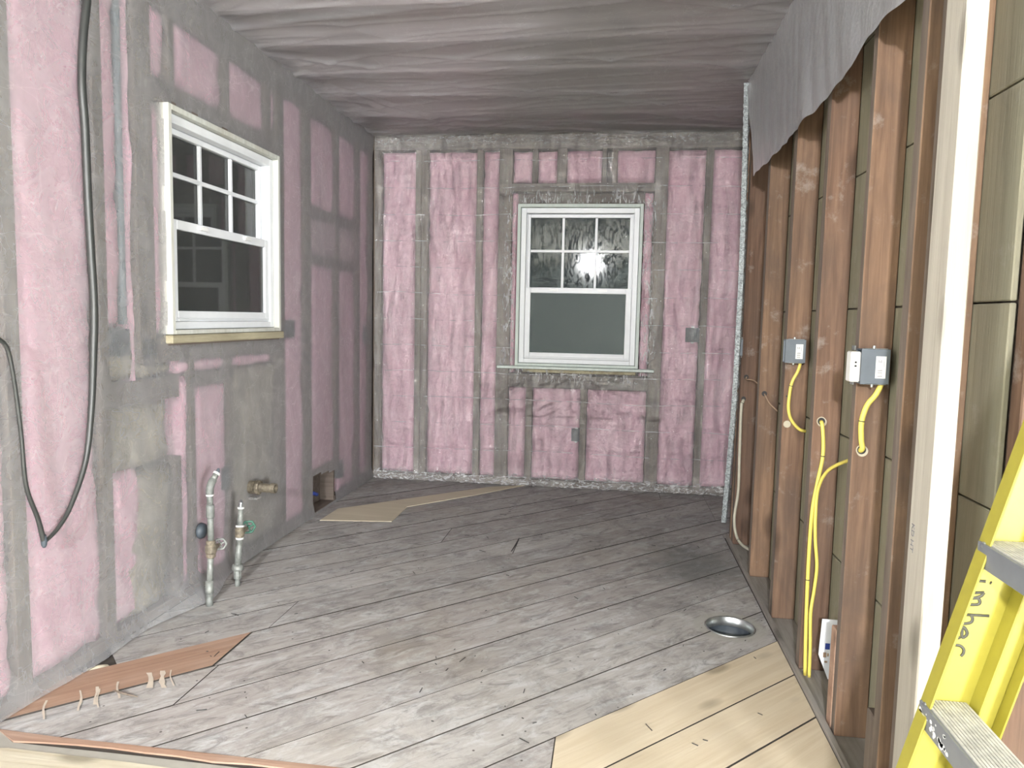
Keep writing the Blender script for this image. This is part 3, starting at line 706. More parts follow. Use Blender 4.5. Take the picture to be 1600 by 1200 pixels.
rel(thing_tube('cable_jacket', [(.037, y, z) for y, z in cab], [.0125]*9+[.0105, .009, .0075, .0065, .0055], M_black, None, None, n=12), r)
e = rel(thing_tube('cable_lead', [(.037, y, z) for y, z in cab2], [.0075, .006, .0055, .006, .0055], M_black, None, None, n=10), r); e['label'] = 'thin black lead rising to the left'
bm = bmesh.new(); tube(bm, [(.037, 2.188, 2.17), (.037, 2.19, 2.23)], .0135, 12); tp = rel(from_bm('tape_wrap', bm, M_box, smooth=True), r); tp['label'] = 'grey taped section near the ceiling'
bm = bmesh.new(); lathe(bm, [(.004, -.02), (.008, -.012), (.009, 0), (.008, .015), (.006, .02)], (.037, 1.93, .485), 'Z', 12); rel(from_bm('cable_joint', bm, M_boxdark, smooth=True), r)
# conduit seen through the film
thing_tube('steel_conduit', [(-.03, 2.408, 2.30), (-.03, 2.405, 1.8), (-.03, 2.405, 1.13)], .015, M_conduit, 'steel conduit running down behind the plastic left of the left window', 'conduit', n=14)
def outlet(name, a, b, label, group=None, mat=None, dark=True, face='x'):
    """open-fronted box: shell of five sides, cable clamp, two mounting ears"""
    c = [(a[i]+b[i])/2 for i in range(3)]
    root = empty(name, c, label, 'electrical box', group)
    t = .003; bm = bmesh.new()
    if face == 'x':   # opens towards +x
        add_box(bm, (a[0], a[1], a[2]), (a[0]+t, b[1], b[2]))
        for p_, q_ in [((a[0], a[1], a[2]), (b[0], a[1]+t, b[2])), ((a[0], b[1]-t, a[2]), (b[0], b[1], b[2])), ((a[0], a[1], a[2]), (b[0], b[1], a[2]+t)), ((a[0], a[1], b[2]-t), (b[0], b[1], b[2]))]: add_box(bm, p_, q_)
        ears = [((b[0]-t, (a[1]+b[1])/2-.01, b[2]), (b[0], (a[1]+b[1])/2+.01, b[2]+.008)), ((b[0]-t, (a[1]+b[1])/2-.01, a[2]-.008), (b[0], (a[1]+b[1])/2+.01, a[2]))]
    else:             # opens towards -y
        add_box(bm, (a[0], b[1]-t, a[2]), (b[0], b[1], b[2]))
        for p_, q_ in [((a[0], a[1], a[2]), (a[0]+t, b[1], b[2])), ((b[0]-t, a[1], a[2]), (b[0], b[1], b[2])), ((a[0], a[1], a[2]), (b[0], b[1], a[2]+t)), ((a[0], a[1], b[2]-t), (b[0], b[1], b[2]))]: add_box(bm, p_, q_)
        ears = [(((a[0]+b[0])/2-.01, a[1], b[2]), ((a[0]+b[0])/2+.01, a[1]+t, b[2]+.008)), (((a[0]+b[0])/2-.01, a[1], a[2]-.008), ((a[0]+b[0])/2+.01, a[1]+t, a[2]))]
    rel(from_bm('box_shell', bm, mat or M_box), root)
    for p_, q_ in ears:
        bm = bmesh.new(); add_box(bm, p_, q_); rel(from_bm('mounting_ear', bm, M_steel), root)
    bm = bmesh.new()
    if face == 'x': add_box(bm, (b[0]-.004, a[1]+t, a[2]+t), (b[0]-.001, b[1]-t, b[2]-t))
    else: add_box(bm, (a[0]+t, a[1]+.001, a[2]+t), (b[0]-t, a[1]+.004, b[2]-t))
    rel(from_bm('box_cover', bm, M_boxdark), root)
    return root
outlet('outlet_box', (-.045, 2.294, 1.02), (-.001, 2.40, 1.115), 'dark outlet box behind the plastic below left of the left window', mat=M_boxdark)
for k in range(3): thing_tube('loose_wire', [(-.035, 2.32+k*.01, 1.10), (-.012, 2.325+k*.012, 1.07), (-.004, 2.335+k*.014, 1.03)], .0016, M_beige, ['leftmost', 'middle', 'rightmost'][k]+' of three thin wire ends in the outlet box left of the window', 'wire', 'loose wires in the left outlet box', n=6)
outlet('outlet_box', (-.045, 3.652, 1.05), (-.001, 3.77, 1.145), 'grey outlet box behind the plastic at the lower right of the left window', mat=M_boxdark)
outlet('outlet_box', (-.045, 3.0, .385), (-.001, 3.07, .485), 'grey outlet box behind the plastic above the second water pipe', mat=M_boxdark)
outlet('outlet_box', (-.045, 4.42, .13), (-.001, 4.50, .24), 'grey outlet box behind the plastic beside the square floor level opening', mat=M_boxdark)
outlet('outlet_box', (-.045, 4.88, .98), (-.001, 4.97, 1.10), 'grey outlet box behind the plastic near the far left corner', mat=M_boxdark)
outlet('outlet_box', (1.444, L+.001, .332), (1.512, L+.045, .420), 'grey outlet box low under the back window', mat=M_boxdark, face='y')
outlet('outlet_box', (2.196, L+.001, 1.044), (2.286, L+.045, 1.141), 'dark outlet box on the back wall right of the window', mat=M_boxdark, face='y')
# opening at floor level
op = empty('vent_opening', (-.05, 4.16, .0), 'dark square opening through the plastic at the foot of the left wall', 'opening')
for nm, a, b, m in [('side_board', (-.095, 4.325, 0.012), (-.002, 4.34, .25), M_shadowboard), ('side_board', (-.095, 3.985, .012), (-.002, 3.995, .25), M_stud_grey),
                    ('back_board', (-.098, 3.99, .012), (-.09, 4.33, .25), M_shadowboard)]:
    bm = bmesh.new(); add_box(bm, a, b, .001); rel(from_bm(nm, bm, m), op)
bm = bmesh.new(); tube(bm, [(-.07, 4.05, .10), (-.03, 4.08, .115), (-.02, 4.11, .10)], .012, 10); tag(from_bm('blue_tube', bm, M_blue, smooth=True), 'short blue tube end inside the square wall opening', 'tube')
# water pipes
def pipe_set(root, segs):
    for nm, pts, rad, mat, n in segs:
        bm = bmesh.new(); tube(bm, pts, rad, n); rel(from_bm(nm, bm, mat, smooth=n > 8), root)
def handle(root, c, mat, r=.024):
    """round hand wheel facing +y with spokes and stem"""
    bm = bmesh.new(); n = 24; m = 8; R_ = []
    for i in range(n):
        a = 2*PI*i/n; rr = r*(1+.07*math.cos(6*a)); ring = []
        for k in range(m):
            b = 2*PI*k/m; ring.append(bm.verts.new((c[0]+(rr+.005*math.cos(b))*math.cos(a), c[1]+.005*math.sin(b), c[2]+(rr+.005*math.cos(b))*math.sin(a))))
        R_.append(ring)
    for i in range(n):
        for k in range(m): bm.faces.new((R_[i][k], R_[(i+1) % n][k], R_[(i+1) % n][(k+1) % m], R_[i][(k+1) % m]))
    for q in range(4):
        a = PI*q/2+.4; tube(bm, [(c[0], c[1], c[2]), (c[0]+r*math.cos(a), c[1], c[2]+r*math.sin(a))], .004, 6)
    lathe(bm, [(.008, -.006), (.008, .008)], c, 'Y', 10)
    # tilt the wheel a little towards the room
    M_ = Matrix.Translation(c) @ Matrix.Rotation(.5, 4, 'Z') @ Matrix.Translation(-Vector(c))
    for v in bm.verts: v.co = M_ @ v.co
    return rel(from_bm('valve_handle', bm, mat, smooth=True), root)
px = .13
p1 = empty('water_pipe', (px, 2.667, 0), 'left grey water pipe stub with valve and bent capped top', 'water pipe')
pipe_set(p1, [('riser', [(px, 2.667, -.02), (px, 2.668, .05)], .0135, M_pipe, 14), ('coupling', [(px, 2.668, .05), (px, 2.668, .065), (px, 2.67, .10)], [.017, .0165, .0165], M_zinc, 12),
    ('riser', [(px, 2.67, .08), (px, 2.683, .21)], .0125, M_zinc, 14), ('riser', [(px, 2.686, .24), (px, 2.684, .40)], .0125, M_pipe, 14),
    ('coupling', [(px, 2.685, .355), (px, 2.685, .36), (px, 2.6845, .405), (px, 2.6845, .41)], [.014, .0165, .0165, .014], M_pipe, 14), ('riser', [(px, 2.684, .40), (px, 2.683, .448)], .0125, M_pipe, 14),
    ('thread_tape', [(px, 2.683, .446), (px, 2.683, .453)], .0155, M_tape, 14),
    ('elbow', spline([(px, 2.683, .452), (px, 2.684, .475), (px+.002, 2.692, .495), (px+.004, 2.703, .508)]), .0155, M_pipe, 14),
    ('riser', [(px+.004, 2.70, .505), (px+.008, 2.717, .528)], .012, M_zinc, 12), ('thread_tape', [(px+.008, 2.717, .527), (px+.010, 2.722, .533)], .0145, M_tape, 12),
    ('pipe_plug', [(px+.010, 2.722, .532), (px+.012, 2.727, .541), (px+.013, 2.729, .55)], [.009, .008, .004], M_boxdark, 8)])
bm = bmesh.new(); lathe(bm, [(.013, 0), (.019, .006), (.0185, .018), (.022, .026), (.022, .05), (.018, .056), (.019, .068), (.014, .074)], (px, 2.684, .19), 'Z', 16)
lathe(bm, [(.013, 0), (.015, .012), (.011, .016), (.010, .034), (.005, .036), (.005, .05)], (px, 2.700, .226), 'Y', 12); rel(from_bm('valve_body', bm, M_rust, smooth=False), p1)
h1 = handle(p1, (px, 2.755, .226), M_zinc, .022)
p2 = empty('water_pipe', (px, 2.89, 0), 'right shorter grey water pipe stub with green valve wheel', 'water pipe')
pipe_set(p2, [('riser', [(px, 2.887, -.02), (px, 2.89, .03)], .011, M_pipe, 14), ('coupling', [(px, 2.89, .03), (px, 2.891, .04), (px, 2.893, .07)], [.015, .0165, .0165], M_zinc, 8),
    ('flange', [(px, 2.893, .068), (px, 2.8935, .074), (px, 2.894, .092)], [.024, .026, .022], M_zinc, 12), ('riser', [(px, 2.894, .09), (px, 2.912, .20)], .0145, M_zinc, 14),
    ('thread_tape', [(px, 2.912, .198), (px, 2.913, .206)], .0165, M_tape, 14), ('thread_tape', [(px, 2.916, .252), (px, 2.917, .259)], .018, M_tape, 14),
    ('riser', [(px, 2.917, .258), (px, 2.926, .33)], [.014, .011], M_zinc, 14), ('thread_tape', [(px, 2.926, .33), (px, 2.927, .337)], .0145, M_tape, 12),
    ('bleeder_cap', [(px, 2.927, .336), (px, 2.927, .346), (px, 2.928, .35), (px, 2.928, .356), (px, 2.929, .358), (px, 2.929, .368)], [.010, .010, .006, .010, .009, .004], M_steel, 10)])
bm = bmesh.new(); lathe(bm, [(.014, 0), (.019, .005), (.019, .04), (.014, .046)], (px, 2.914, .206), 'Z', 14)
lathe(bm, [(.014, 0), (.016, .012), (.012, .016), (.011, .036), (.005, .04), (.005, .055)], (px, 2.928, .230), 'Y', 12); rel(from_bm('valve_body', bm, M_rust), p2)
h2 = handle(p2, (px, 2.992, .230), M_green, .026); h2['label'] = 'green valve wheel'
dr = empty('drain_stub', (0, 3.25, .345), 'corroded brass drain pipe stub poking out of the left wall plastic', 'pipe')
bm = bmesh.new(); lathe(bm, [(.030, -.04), (.032, .03), (.026, .034), (.026, .05)], (0, 3.25, .345), 'X', 18); rel(from_bm('pipe_collar', bm, M_rust, smooth=False), dr)
bm = bmesh.new(); lathe(bm, [(.033, .035), (.035, .04), (.035, .052), (.033, .056)], (0, 3.25, .345), 'X', 8); rel(from_bm('lock_nut', bm, M_rust), dr)
bm = bmesh.new(); lathe(bm, [(.021, .05), (.021, .11), (.024, .112), (.024, .135), (.018, .135), (.018, .09), (.001, .09)], (0, 3.25, .345), 'X', 18); rel(from_bm('pipe_end', bm, M_rust), dr)
bm = bmesh.new(); add_box(bm, (.008, 3.225, .290), (.05, 3.27, .300)); rel(from_bm('torn_film_flap', bm, M_film_back), dr)
# dark escutcheon behind the first pipe, seen through the slit film
bm = bmesh.new(); lathe(bm, [(.030, 0), (.034, .006), (.030, .020), (.012, .030)], (.012, 2.80, .262), 'X', 18)
tag(from_bm('pipe_stub', bm, M_boxdark, smooth=True), 'dark round pipe cap on the wall behind the left water pipe', 'pipe cap')

# ------------------------------------------------------------ duct in the floor
d = empty('floor_duct', (DUCT.x, DUCT.y, 0), 'round galvanised duct opening let into the floor at the right', 'duct')
bm = bmesh.new(); n = 48
prof_ = [(DR-.004, -.28), (DR-.004, -.10), (DR-.008, -.095), (DR-.008, -.085), (DR-.003, -.08), (DR-.003, -.035), (DR-.003, .0), (DR+.001, .003), (DR+.0025, -.002)]
rings = [[bm.verts.new((rr*math.cos(2*PI*k/n), rr*math.sin(2*PI*k/n), zz)) for k in range(n)] for rr, zz in prof_]
for a, b in zip(rings, rings[1:]):
    for k in range(n): bm.faces.new((a[k], a[(k+1) % n], b[(k+1) % n], b[k]))
o = from_bm('duct_sleeve', bm, M_steel, d, smooth=True)
o.data.materials.append(M_boxdark)  # dark lower sleeve and bottom carry the duct's inner shade as colour
for f in o.data.polygons:
    if f.center.z < -.05: f.material_index = 1
bm = bmesh.new(); bmesh.ops.create_circle(bm, cap_ends=True, segments=40, radius=DR-.005, matrix=Matrix.Translation((0, 0, -.27))); from_bm('duct_bottom', bm, M_boxdark, d)
bm = bmesh.new()
for i in range(14):
    a = rnd.uniform(0, 2*PI); rr = rnd.uniform(0, .07); c = Vector((rr*math.cos(a), rr*math.sin(a), -.262)); s = rnd.uniform(.003, .007)
    tube(bm, [c, c+Vector((s, s*.5, s*.4))], s*.6, 5)
o = from_bm('plaster_crumb', bm, M_tape, d); o['kind'] = 'stuff'

# ------------------------------------------------------------ right wall things
# ragged plaster corner bead at the end of the stud wall
bp = spline([(2.345, 3.99, 2.41), (2.345, 3.93, 2.0), (2.345, 3.875, 1.52), (2.345, 3.875, 1.1), (2.345, 3.905, .70), (2.345, 4.045, .085)], 60)
bp = [p+Vector((0, .02, 0)) for p in bp]
bm = bmesh.new(); prev = None
for i, p in enumerate(bp):
    w = .020+.006*noise.noise(Vector((0, 0, p.z*26)))+.004*noise.noise(Vector((0, 0, p.z*90))); e = .004*noise.noise(Vector((5, 0, p.z*60)))
    ring = [bm.verts.new(p+Vector(v)) for v in ((-.012+e, -.010, 0), (.012, -.010+e, 0), (w, .004, 0), (w*.9, .018, 0), (-.006, .012, 0))]
    if prev:
        for k in range(5): bm.faces.new((prev[k], prev[(k+1) % 5], ring[(k+1) % 5], ring[k]))
    else: bm.faces.new(ring)
    prev = ring
bm.faces.new(prev[::-1])
tag(from_bm('corner_bead', bm, M_lime), 'ragged white plaster corner bead running up the far end of the right wall', 'corner bead')
tube_ = None
def gang_box(a, b, label, dev):
    c = [(a[i]+b[i])/2 for i in range(3)]; root = empty('junction_box', (c[0], b[1], c[2]), label, 'electrical box')
    t = .003; bm = bmesh.new()
    add_box(bm, (a[0], a[1], a[2]), (b[0], a[1]+t, b[2]), .001); add_box(bm, (a[0], b[1]-t, a[2]), (b[0], b[1], b[2])); add_box(bm, (a[0], a[1]+t, b[2]-t), (b[0], b[1]-t, b[2]))
    add_box(bm, (a[0], a[1]+t, a[2]), (b[0], b[1]-t, a[2]+t)); add_box(bm, (b[0]-t, a[1]+t, a[2]+t), (b[0], b[1]-t, b[2]-t))
    add_box(bm, (a[0]-.001, a[1]-.001, a[2]-.001), (a[0]+.014, a[1]+.0005, b[2]+.001))
    rel(from_bm('box_shell', bm, M_box), root)
    xm = (a[0]+b[0])/2-.004
    for zz, s in ((b[2], 1), (a[2], -1)):
        bm = bmesh.new(); lathe(bm, [(.004, 0), (.0045, .003*1), (.0035, .009)] if s > 0 else [(.0035, -.009), (.0045, -.003), (.004, 0)], (xm, a[1]+.008, zz), 'Z', 8); rel(from_bm('nail_head', bm, M_steel), root)
        bm = bmesh.new(); add_box(bm, (a[0]+.01, a[1]+.004, zz if s > 0 else zz-.002), (b[0]-.006, a[1]+.012, zz+.002 if s > 0 else zz)); rel(from_bm('nail_channel', bm, M_steel), root)
    w = b[0]-a[0]; h = b[2]-a[2]; lx0 = a[0]+w*.50; lx1 = a[0]+w*.86; lz0 = a[2]+h*.17; lz1 = a[2]+h*.80
    bm = bmesh.new(); add_box(bm, (lx0, a[1]-.0012, lz0), (lx1, a[1]-.0002, lz1)); lab = rel(from_bm('sticker', bm, M_white), root)
    bm = bmesh.new()
    for k in range(9):
        if k % 3 == 2: continue
        zz = lz0+.004+k*.0026; add_box(bm, (lx0+.005, a[1]-.0016, zz), (lx0+(lx1-lx0)*.66, a[1]-.0013, zz+.0014))
    for k in range(3): add_box(bm, (lx0+.006+k*.0035, a[1]-.0016, lz1-.018), (lx0+.0075+k*.0035, a[1]-.0013, lz1-.010-.002*(k % 2)))
    add_box(bm, (lx1-.006, a[1]-.0016, lz0+.03), (lx1-.0052, a[1]-.0013, lz1-.008))
    q = rel(from_bm('printed_bars', bm, M_inkgrey), lab); q.matrix_parent_inverse = Matrix(); q.parent = lab; q.location = (0, 0, 0)
    if dev:
        bm = bmesh.new(); add_box(bm, (a[0]-.026, a[1]+.004, a[2]+.004), (a[0]+.0, b[1]-.004, b[2]-.008), .003); dv = rel(from_bm('switch_body', bm, M_white), root); dv['label'] = 'white wiring device in the box mouth'
        bm = bmesh.new()
        for zz in (.045, .055): add_box(bm, (a[0]-.016, a[1]+.0025, a[2]+zz), (a[0]-.011, a[1]+.0038, a[2]+zz+.005))
        q = rel(from_bm('slot', bm, M_ink), dv); q.matrix_parent_inverse = Matrix(); q.location = (0, 0, 0)
        for zz in (a[2]-.004, b[2]-.004):
            bm = bmesh.new(); add_box(bm, (a[0]-.016, a[1]+.012, zz), (a[0]-.013, b[1]-.012, zz+.012)); rel(from_bm('yoke_tab', bm, M_steel), root)
    return root
gang_box((2.368, 2.921, 1.034), (2.442, 2.9655, 1.123), 'smaller grey junction box on the third stud of the right wall', False)
gang_box((2.374, 2.072, 1.026), (2.447, 2.1195, 1.120), 'larger grey junction box with a white device on the nearer stud', True)
outlet('outlet_box', (2.352, 3.90, 1.01), (2.375, 3.945, 1.10), 'small grey box edge at the far end of the bare right wall')
def cable(pts, r, label, mat=M_yellow_d, ties=(), cat='cable', flat=False):
    P = spline(pts, 8); root = empty('electric_cable', P[0], label, cat)
    bm = bmesh.new(); tube(bm, P, r, 10); rel(from_bm('cable_jacket', bm, mat, smooth=True), root)
    for t_ in ties:
        k = int(t_*(len(P)-1)); k = max(1, min(k, len(P)-2)); bm = bmesh.new(); d_ = (P[k+1]-P[k-1]).normalized()
        tube(bm, [P[k]-d_*.0012, P[k]+d_*.0012], r*1.12, 10); rel(from_bm('printed_ring', bm, M_ink, smooth=True), root)
    return root
def pt(y, z, x=2.40): return (x, y, z)
yf = 2.952
cable([(2.432, 2.945, 1.04), (2.424, 2.95, 1.00), (2.405, 2.953, .955), (2.398, 2.953, .90), (2.398, 2.953, .85), (2.41, 2.953, .81), (2.44, 2.953, .775), (2.468, 2.96, .765)], .0062, 'yellow cable dropping from the smaller junction box', ties=(.33,))
cable([(2.438, 2.095, 1.03), (2.425, 2.10, .995), (2.407, 2.106, .965), (2.396, 2.108, .92), (2.398, 2.108, .87), (2.403, 2.110, .845), (2.402, 2.125, .835)], .0075, 'short thick yellow cable below the larger junction box', ties=(.5,))
cable([(2.407, 2.54, .858), (2.405, 2.515, .855), (2.410, 2.508, .80), (2.410, 2.505, .74), (2.398, 2.503, .66), (2.386, 2.50, .56), (2.384, 2.50, .40), (2.386, 2.495, .2), (2.392, 2.49, -.002)], .0062, 'long yellow cable dropping from a drilled hole down to the floor plate', ties=(.36, .80))
cable([(2.455, 2.165, .79), (2.445, 2.25, .79), (2.43, 2.35, .76), (2.408, 2.44, .71), (2.396, 2.485, .64), (2.394, 2.487, .55), (2.398, 2.487, .47), (2.408, 2.487, .38), (2.404, 2.487, .30), (2.396, 2.482, .22), (2.400, 2.478, .10), (2.402, 2.478, -.002)], .0055, 'second yellow cable curving from the next stud and joining the long one', ties=())
cable([(2.405, 3.96, .78), (2.395, 3.935, .77), (2.388, 3.93, .73), (2.390, 3.925, .5), (2.392, 3.92, .30), (2.378, 3.915, .15), (2.385, 3.86, .07), (2.40, 3.75, .055), (2.43, 3.60, .07)], .0075, 'grey beige cable hanging against the farthest studs', M_beige, ties=(.2, .8))
cable([(2.41, 3.945, .90), (2.405, 3.92, .89), (2.43, 3.85, .89), (2.46, 3.80, .86)], .0028, 'thin tan wire loop from a hole in the farthest stud', M_tan, cat='wire')
cable([(2.405, 3.45, .86), (2.408, 3.435, .85), (2.425, 3.43, .82), (2.462, 3.43, .785)], .003, 'thin tan wire from a hole in the second farthest stud', M_tan, cat='wire')
# drilled holes: pale rim with dark core, part of the wall
def drill(x, y, z, r, rim=True):
    bm = bmesh.new(); bmesh.ops.create_circle(bm, cap_ends=True, segments=18, radius=r, matrix=Matrix.Translation((x, y-.0008, z)) @ Matrix.Rotation(PI/2, 4, 'X'))
    o = from_bm('drilled_hole', bm, M_ink); rel(o, wall_right)
    if rim:
        bm = bmesh.new(); n = 20; A = []
        for k in range(n):
            a = 2*PI*k/n; w = .25+.35*max(0, math.sin(-a*1+.6))
            A.append((bm.verts.new((x+r*math.cos(a), y-.0012, z+r*math.sin(a))), bm.verts.new((x+r*(1+w)*math.cos(a), y-.0012, z+r*(1+w)*math.sin(a)))))
        for k in range(n): bm.faces.new((A[k][0], A[(k+1) % n][0], A[(k+1) % n][1], A[k][1]))
        rel(from_bm('splintered_rim', bm, M_osb), wall_right)
drill(2.406, 2.53, .862, .012); drill(2.404, 2.12, .838, .012); drill(2.408, 3.945, .90, .012, False); drill(2.400, 3.945, .785, .012, False); drill(2.404, 3.45, .862, .012, False)
drill(2.398, 2.966, .79, .004, False); drill(2.392, 2.966, .90, .004, False)
bm = bmesh.new(); lathe(bm, [(.014, 0), (.014, .001)], (2.398, 2.9635, .79), 'Y', 14); rel(from_bm('bare_wood_ring', bm, M_osb), wall_right)
# white card tucked behind the cables
pc = empty('printed_card', (2.43, 2.36, .1), 'white cut-off printed card wedged between studs behind the yellow cables', 'card')
bm = bmesh.new()
cp = [(2.402, .055+.13), (2.402, .20), (2.41, .245), (2.463, .245), (2.463, .05), (2.44, .05)]
cp = [(2.405, .115), (2.41, .235), (2.466, .235), (2.466, .03), (2.438, .035)]
A = [bm.verts.new((x, 2.40, z)) for x, z in cp]; B = [bm.verts.new((x, 2.402, z)) for x, z in cp]
bm.faces.new(A); bm.faces.new(B[::-1])
for i in range(len(cp)): bm.faces.new((A[i], B[i], B[(i+1) % len(cp)], A[(i+1) % len(cp)]))
rel(from_bm('card', bm, M_paper), pc)
bm = bmesh.new(); add_box(bm, (2.424, 2.3985, .135), (2.438, 2.3998, .155)); q = rel(from_bm('blue_square', bm, M_blue), pc)
bm = bmesh.new(); add_box(bm, (2.419, 2.3985, .108), (2.428, 2.3998, .124)); add_box(bm, (2.431, 2.3985, .112), (2.436, 2.3998, .122)); add_box(bm, (2.424, 2.3985, .09), (2.433, 2.3998, .096)); rel(from_bm('brown_emblem', bm, M_tan), pc)
# stamp on the new stud
def text_mesh(body, size):
    cu = bpy.data.curves.new('t', 'FONT'); cu.body = body; cu.size = size; cu.extrude = .0003
    o = bpy.data.objects.new('t', cu); C.objects.link(o); dg = bpy.context.evaluated_depsgraph_get(); me = bpy.data.meshes.new_from_object(o.evaluated_get(dg)); bpy.data.objects.remove(o); return me
for body, y, z, sz in [('2 HT KD', 1.580, 2.02, .026), ('2 HT 90', 1.553, 2.01, .026), ('S', 1.515, 1.975, .02), ('KD HT', 1.575, .78, .02)]:
    me = text_mesh(body, sz); me.materials.append(M_inkgrey); o = bpy.data.objects.new('ink_stamp', me); C.objects.link(o)
    # text runs downwards on the face x = 2.334 (normal -x)
    o.matrix_world = Matrix(((0, 0, -1, 2.3335), (0, -1, 0, y-sz*.0), (-1, 0, 0, z), (0, 0, 0, 1))) @ Matrix.Identity(4)
    rel(o, wall_right)

# ------------------------------------------------------------ yellow stepladder, folded, leaning at the right
LY = 1.25; ang = math.atan(.2545); u_ = Vector((math.sin(ang), 0, math.cos(ang))); v_ = Vector((math.cos(ang), 0, -math.sin(ang)))
P0 = Vector((2.094, LY, 0))
def lm():   # local (v, y, u) -> world, ladder origin at P0
    m = Matrix((v_, (0, 1, 0), u_)).transposed().to_4x4(); return m
lad = empty('step_ladder', P0, 'yellow fibreglass stepladder leaning folded at the right edge with marker writing', 'ladder')
LM = lm()
def lpart(name, boxes, mat, parent=None, label=None, bev=.0015):
    bm = bmesh.new()
    for a, b in boxes: add_box(bm, a, b, bev)
    for v in bm.verts: v.co = LM @ v.co
    o = from_bm(name, bm, mat); o.parent = parent or lad
    if label: o['label'] = label
    return o
TOP = 1.80; WD = .50
lpart('rail', [((0, -.003, 0), (.076, 0, TOP)), ((0, -.036, 0), (.0035, 0, TOP)), ((.0725, -.036, 0), (.076, 0, TOP))], M_yellow, label='far front rail, a yellow channel')
lpart('rail', [((0, -WD, 0), (.076, -WD+.003, TOP)), ((0, -WD, 0), (.0035, -WD+.036, TOP)), ((.0725, -WD, 0), (.076, -WD+.036, TOP))], M_yellow)
for s in (0, 1):
    y = 0 if s == 0 else -WD
    lpart('rear_rail', [((.079, y-.004+(.0 if s == 0 else .004), .0), (.118, y+(.0 if s == 0 else .004), TOP-.02)), ((.118, y-.03 if s == 0 else y, 0), (.121, y if s == 0 else y+.03, TOP-.02))], M_yellow)
def step(ht):
    # level tread, front nosing at rail height ht (z of tread)
    t = ht/math.cos(ang); x0 = P0.x+math.sin(ang)*t-P0.x
    root = bpy.data.objects.new('step', None)
    bm = bmesh.new(); a = Vector((x0, 0, ht))
    add_box(bm, (x0-.002, -WD+.006, ht-.006), (x0+.070, -.0045, ht-.001), .001)
    add_box(bm, (x0-.004, -WD+.006, ht-.040), (x0+.0, -.0045, ht-.001), .001)
    add_box(bm, (x0+.066, -WD+.006, ht-.030), (x0+.070, -.0045, ht-.006), .001)
    for v in bm.verts:   # nosing follows the rail slope
        pass
    st = from_bm('step', bm, M_alu, lad)
    bm = bmesh.new()
    for k in range(12):
        xa = x0+.002+k*.0056; add_box(bm, (xa, -WD+.008, ht-.001), (xa+.0042, -.006, ht+.0012))
    tr = from_bm('tread_rib', bm, M_tread, st); tr['kind'] = 'stuff'
    return st, x0
steps = []
for k, ht in enumerate((.29, .567, .842, 1.115, 1.39)):
    steps.append(step(ht))
    xx = steps[-1][1]
    bm = bmesh.new(); c = LM @ Vector((0, -.018, (ht-.004)/math.cos(ang)))
    prof_r = [(.0055, .0), (.005, -.002), (.002, -.003)]
    lathe(bm, prof_r, (0, 0, 0), 'X', 14)
    for v in bm.verts: v.co = c+(LM @ v.co)
    from_bm('rivet', bm, M_steel, lad)
# paint spatter on the nosing of the second step
st, x0 = steps[1]; bm = bmesh.new()
for i in range(26):
    y = -.012-.10*rnd.random()**1.3; zz = .567-.008-.026*rnd.random() if i > 10 else .567-.012-abs(y)*.15-rnd.random()*.008
    s = rnd.uniform(.0012, .0042) if i > 10 else rnd.uniform(.003, .006)
    n = 9; vs = [bm.verts.new((x0-.0045, y+s*(1+.4*noise.noise(Vector((i, k, 0))))*math.cos(2*PI*k/n)*1.3, zz+s*(1+.5*noise.noise(Vector((i*3, k*1.7, 1))))*math.sin(2*PI*k/n))) for k in range(n)]
    bm.faces.new(vs)
sp = from_bm('paint_spatter', bm, M_spat, st); sp['kind'] = 'stuff'
lpart('top_cap', [((-.02, -WD-.01, TOP), (.14, .01, TOP+.03))], M_yellow, bev=.006)
lpart('foot', [((-.004, -.04, -.01), (.082, .006, .04))], M_black); lpart('foot', [((-.004, -WD-.006, -.01), (.082, -WD+.04, .04))], M_black)
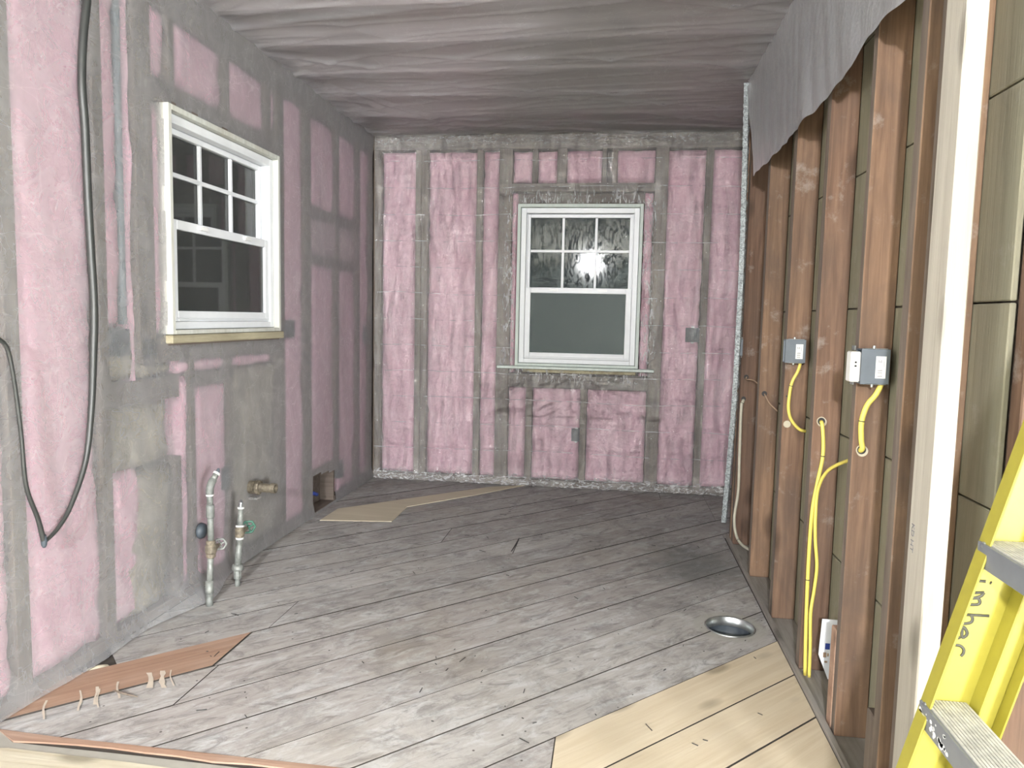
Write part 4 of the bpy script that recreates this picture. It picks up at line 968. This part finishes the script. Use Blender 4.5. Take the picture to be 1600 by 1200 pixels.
# marker letters on the web of the far rail, running down it: strokes in the plane of the web
LETTERS = [[(2.302, 0.7741), (2.3219, 0.7738)], [(2.3285, 0.7724), (2.3305, 0.7714)], [(2.3003, 0.7529), (2.3208, 0.7552)], [(2.3208, 0.7552), (2.3167, 0.7491), (2.3092, 0.7457), (2.3009, 0.7441)], [(2.3009, 0.7441), (2.3119, 0.7445), (2.3155, 0.7397), (2.3126, 0.7345), (2.2953, 0.7327)], [(2.3313, 0.7166), (2.2906, 0.716)], [(2.3036, 0.7158), (2.3067, 0.7096), (2.3033, 0.7028), (2.2873, 0.6994)], [(2.2917, 0.6925), (2.2932, 0.6774), (2.299, 0.6808), (2.2999, 0.6866), (2.2955, 0.6935), (2.2902, 0.6945), (2.2855, 0.6884), (2.2856, 0.6811), (2.2891, 0.6741)], [(2.2802, 0.6712), (2.2813, 0.6684)], [(2.2759, 0.6578), (2.2801, 0.6625), (2.2905, 0.6629), (2.2968, 0.6574), (2.2967, 0.6501), (2.2931, 0.6451)]]
for st_ in LETTERS:
    bm = bmesh.new(); P = spline([(x-P0.x, -.0045, z) for x, z in st_], 5) if len(st_) > 2 else [Vector((x-P0.x, -.0045, z)) for x, z in st_]
    tube(bm, P, .0026, 6)
    for v in bm.verts: v.co.y = -.0036+(v.co.y+.0045)*.15
    from_bm('marker_letter', bm, M_marker, lad, smooth=True)

# ------------------------------------------------------------ bare bulb hanging behind the camera (seen in the back window)
lp = empty('pendant_bulb', LAMP+Vector((0, 0, .4)), 'bare bright bulb on a cord, mirrored in the back window', 'lamp')
bm = bmesh.new(); tube(bm, [LAMP+Vector((0, 0, .09)), LAMP+Vector((.004, 0, .25)), LAMP+Vector((0, 0, .42))], .004, 8); rel(from_bm('cord', bm, M_black), lp)
bm = bmesh.new(); lathe(bm, [(.016, .045), (.020, .05), (.020, .09), (.008, .1)], LAMP, 'Z', 16); rel(from_bm('socket', bm, M_boxdark), lp)
t = NT('lit_bulb'); em = t.n('Emission', i_Color=(1, .97, .92), i_Strength=160.); t.t.links.new(em.outputs[0], t.out.inputs[0])
bm = bmesh.new(); lathe(bm, [(.004, -.046), (.02, -.042), (.034, -.028), (.04, -.008), (.037, .012), (.026, .03), (.016, .045)], LAMP, 'Z', 24)
bl = rel(from_bm('bulb', bm, t.m, smooth=True), lp); bl.visible_shadow = True
bm = bmesh.new(); lathe(bm, [(.05, .41), (.06, .418), (.055, .42)], LAMP, 'Z', 20); rel(from_bm('ceiling_rose', bm, M_white), lp)
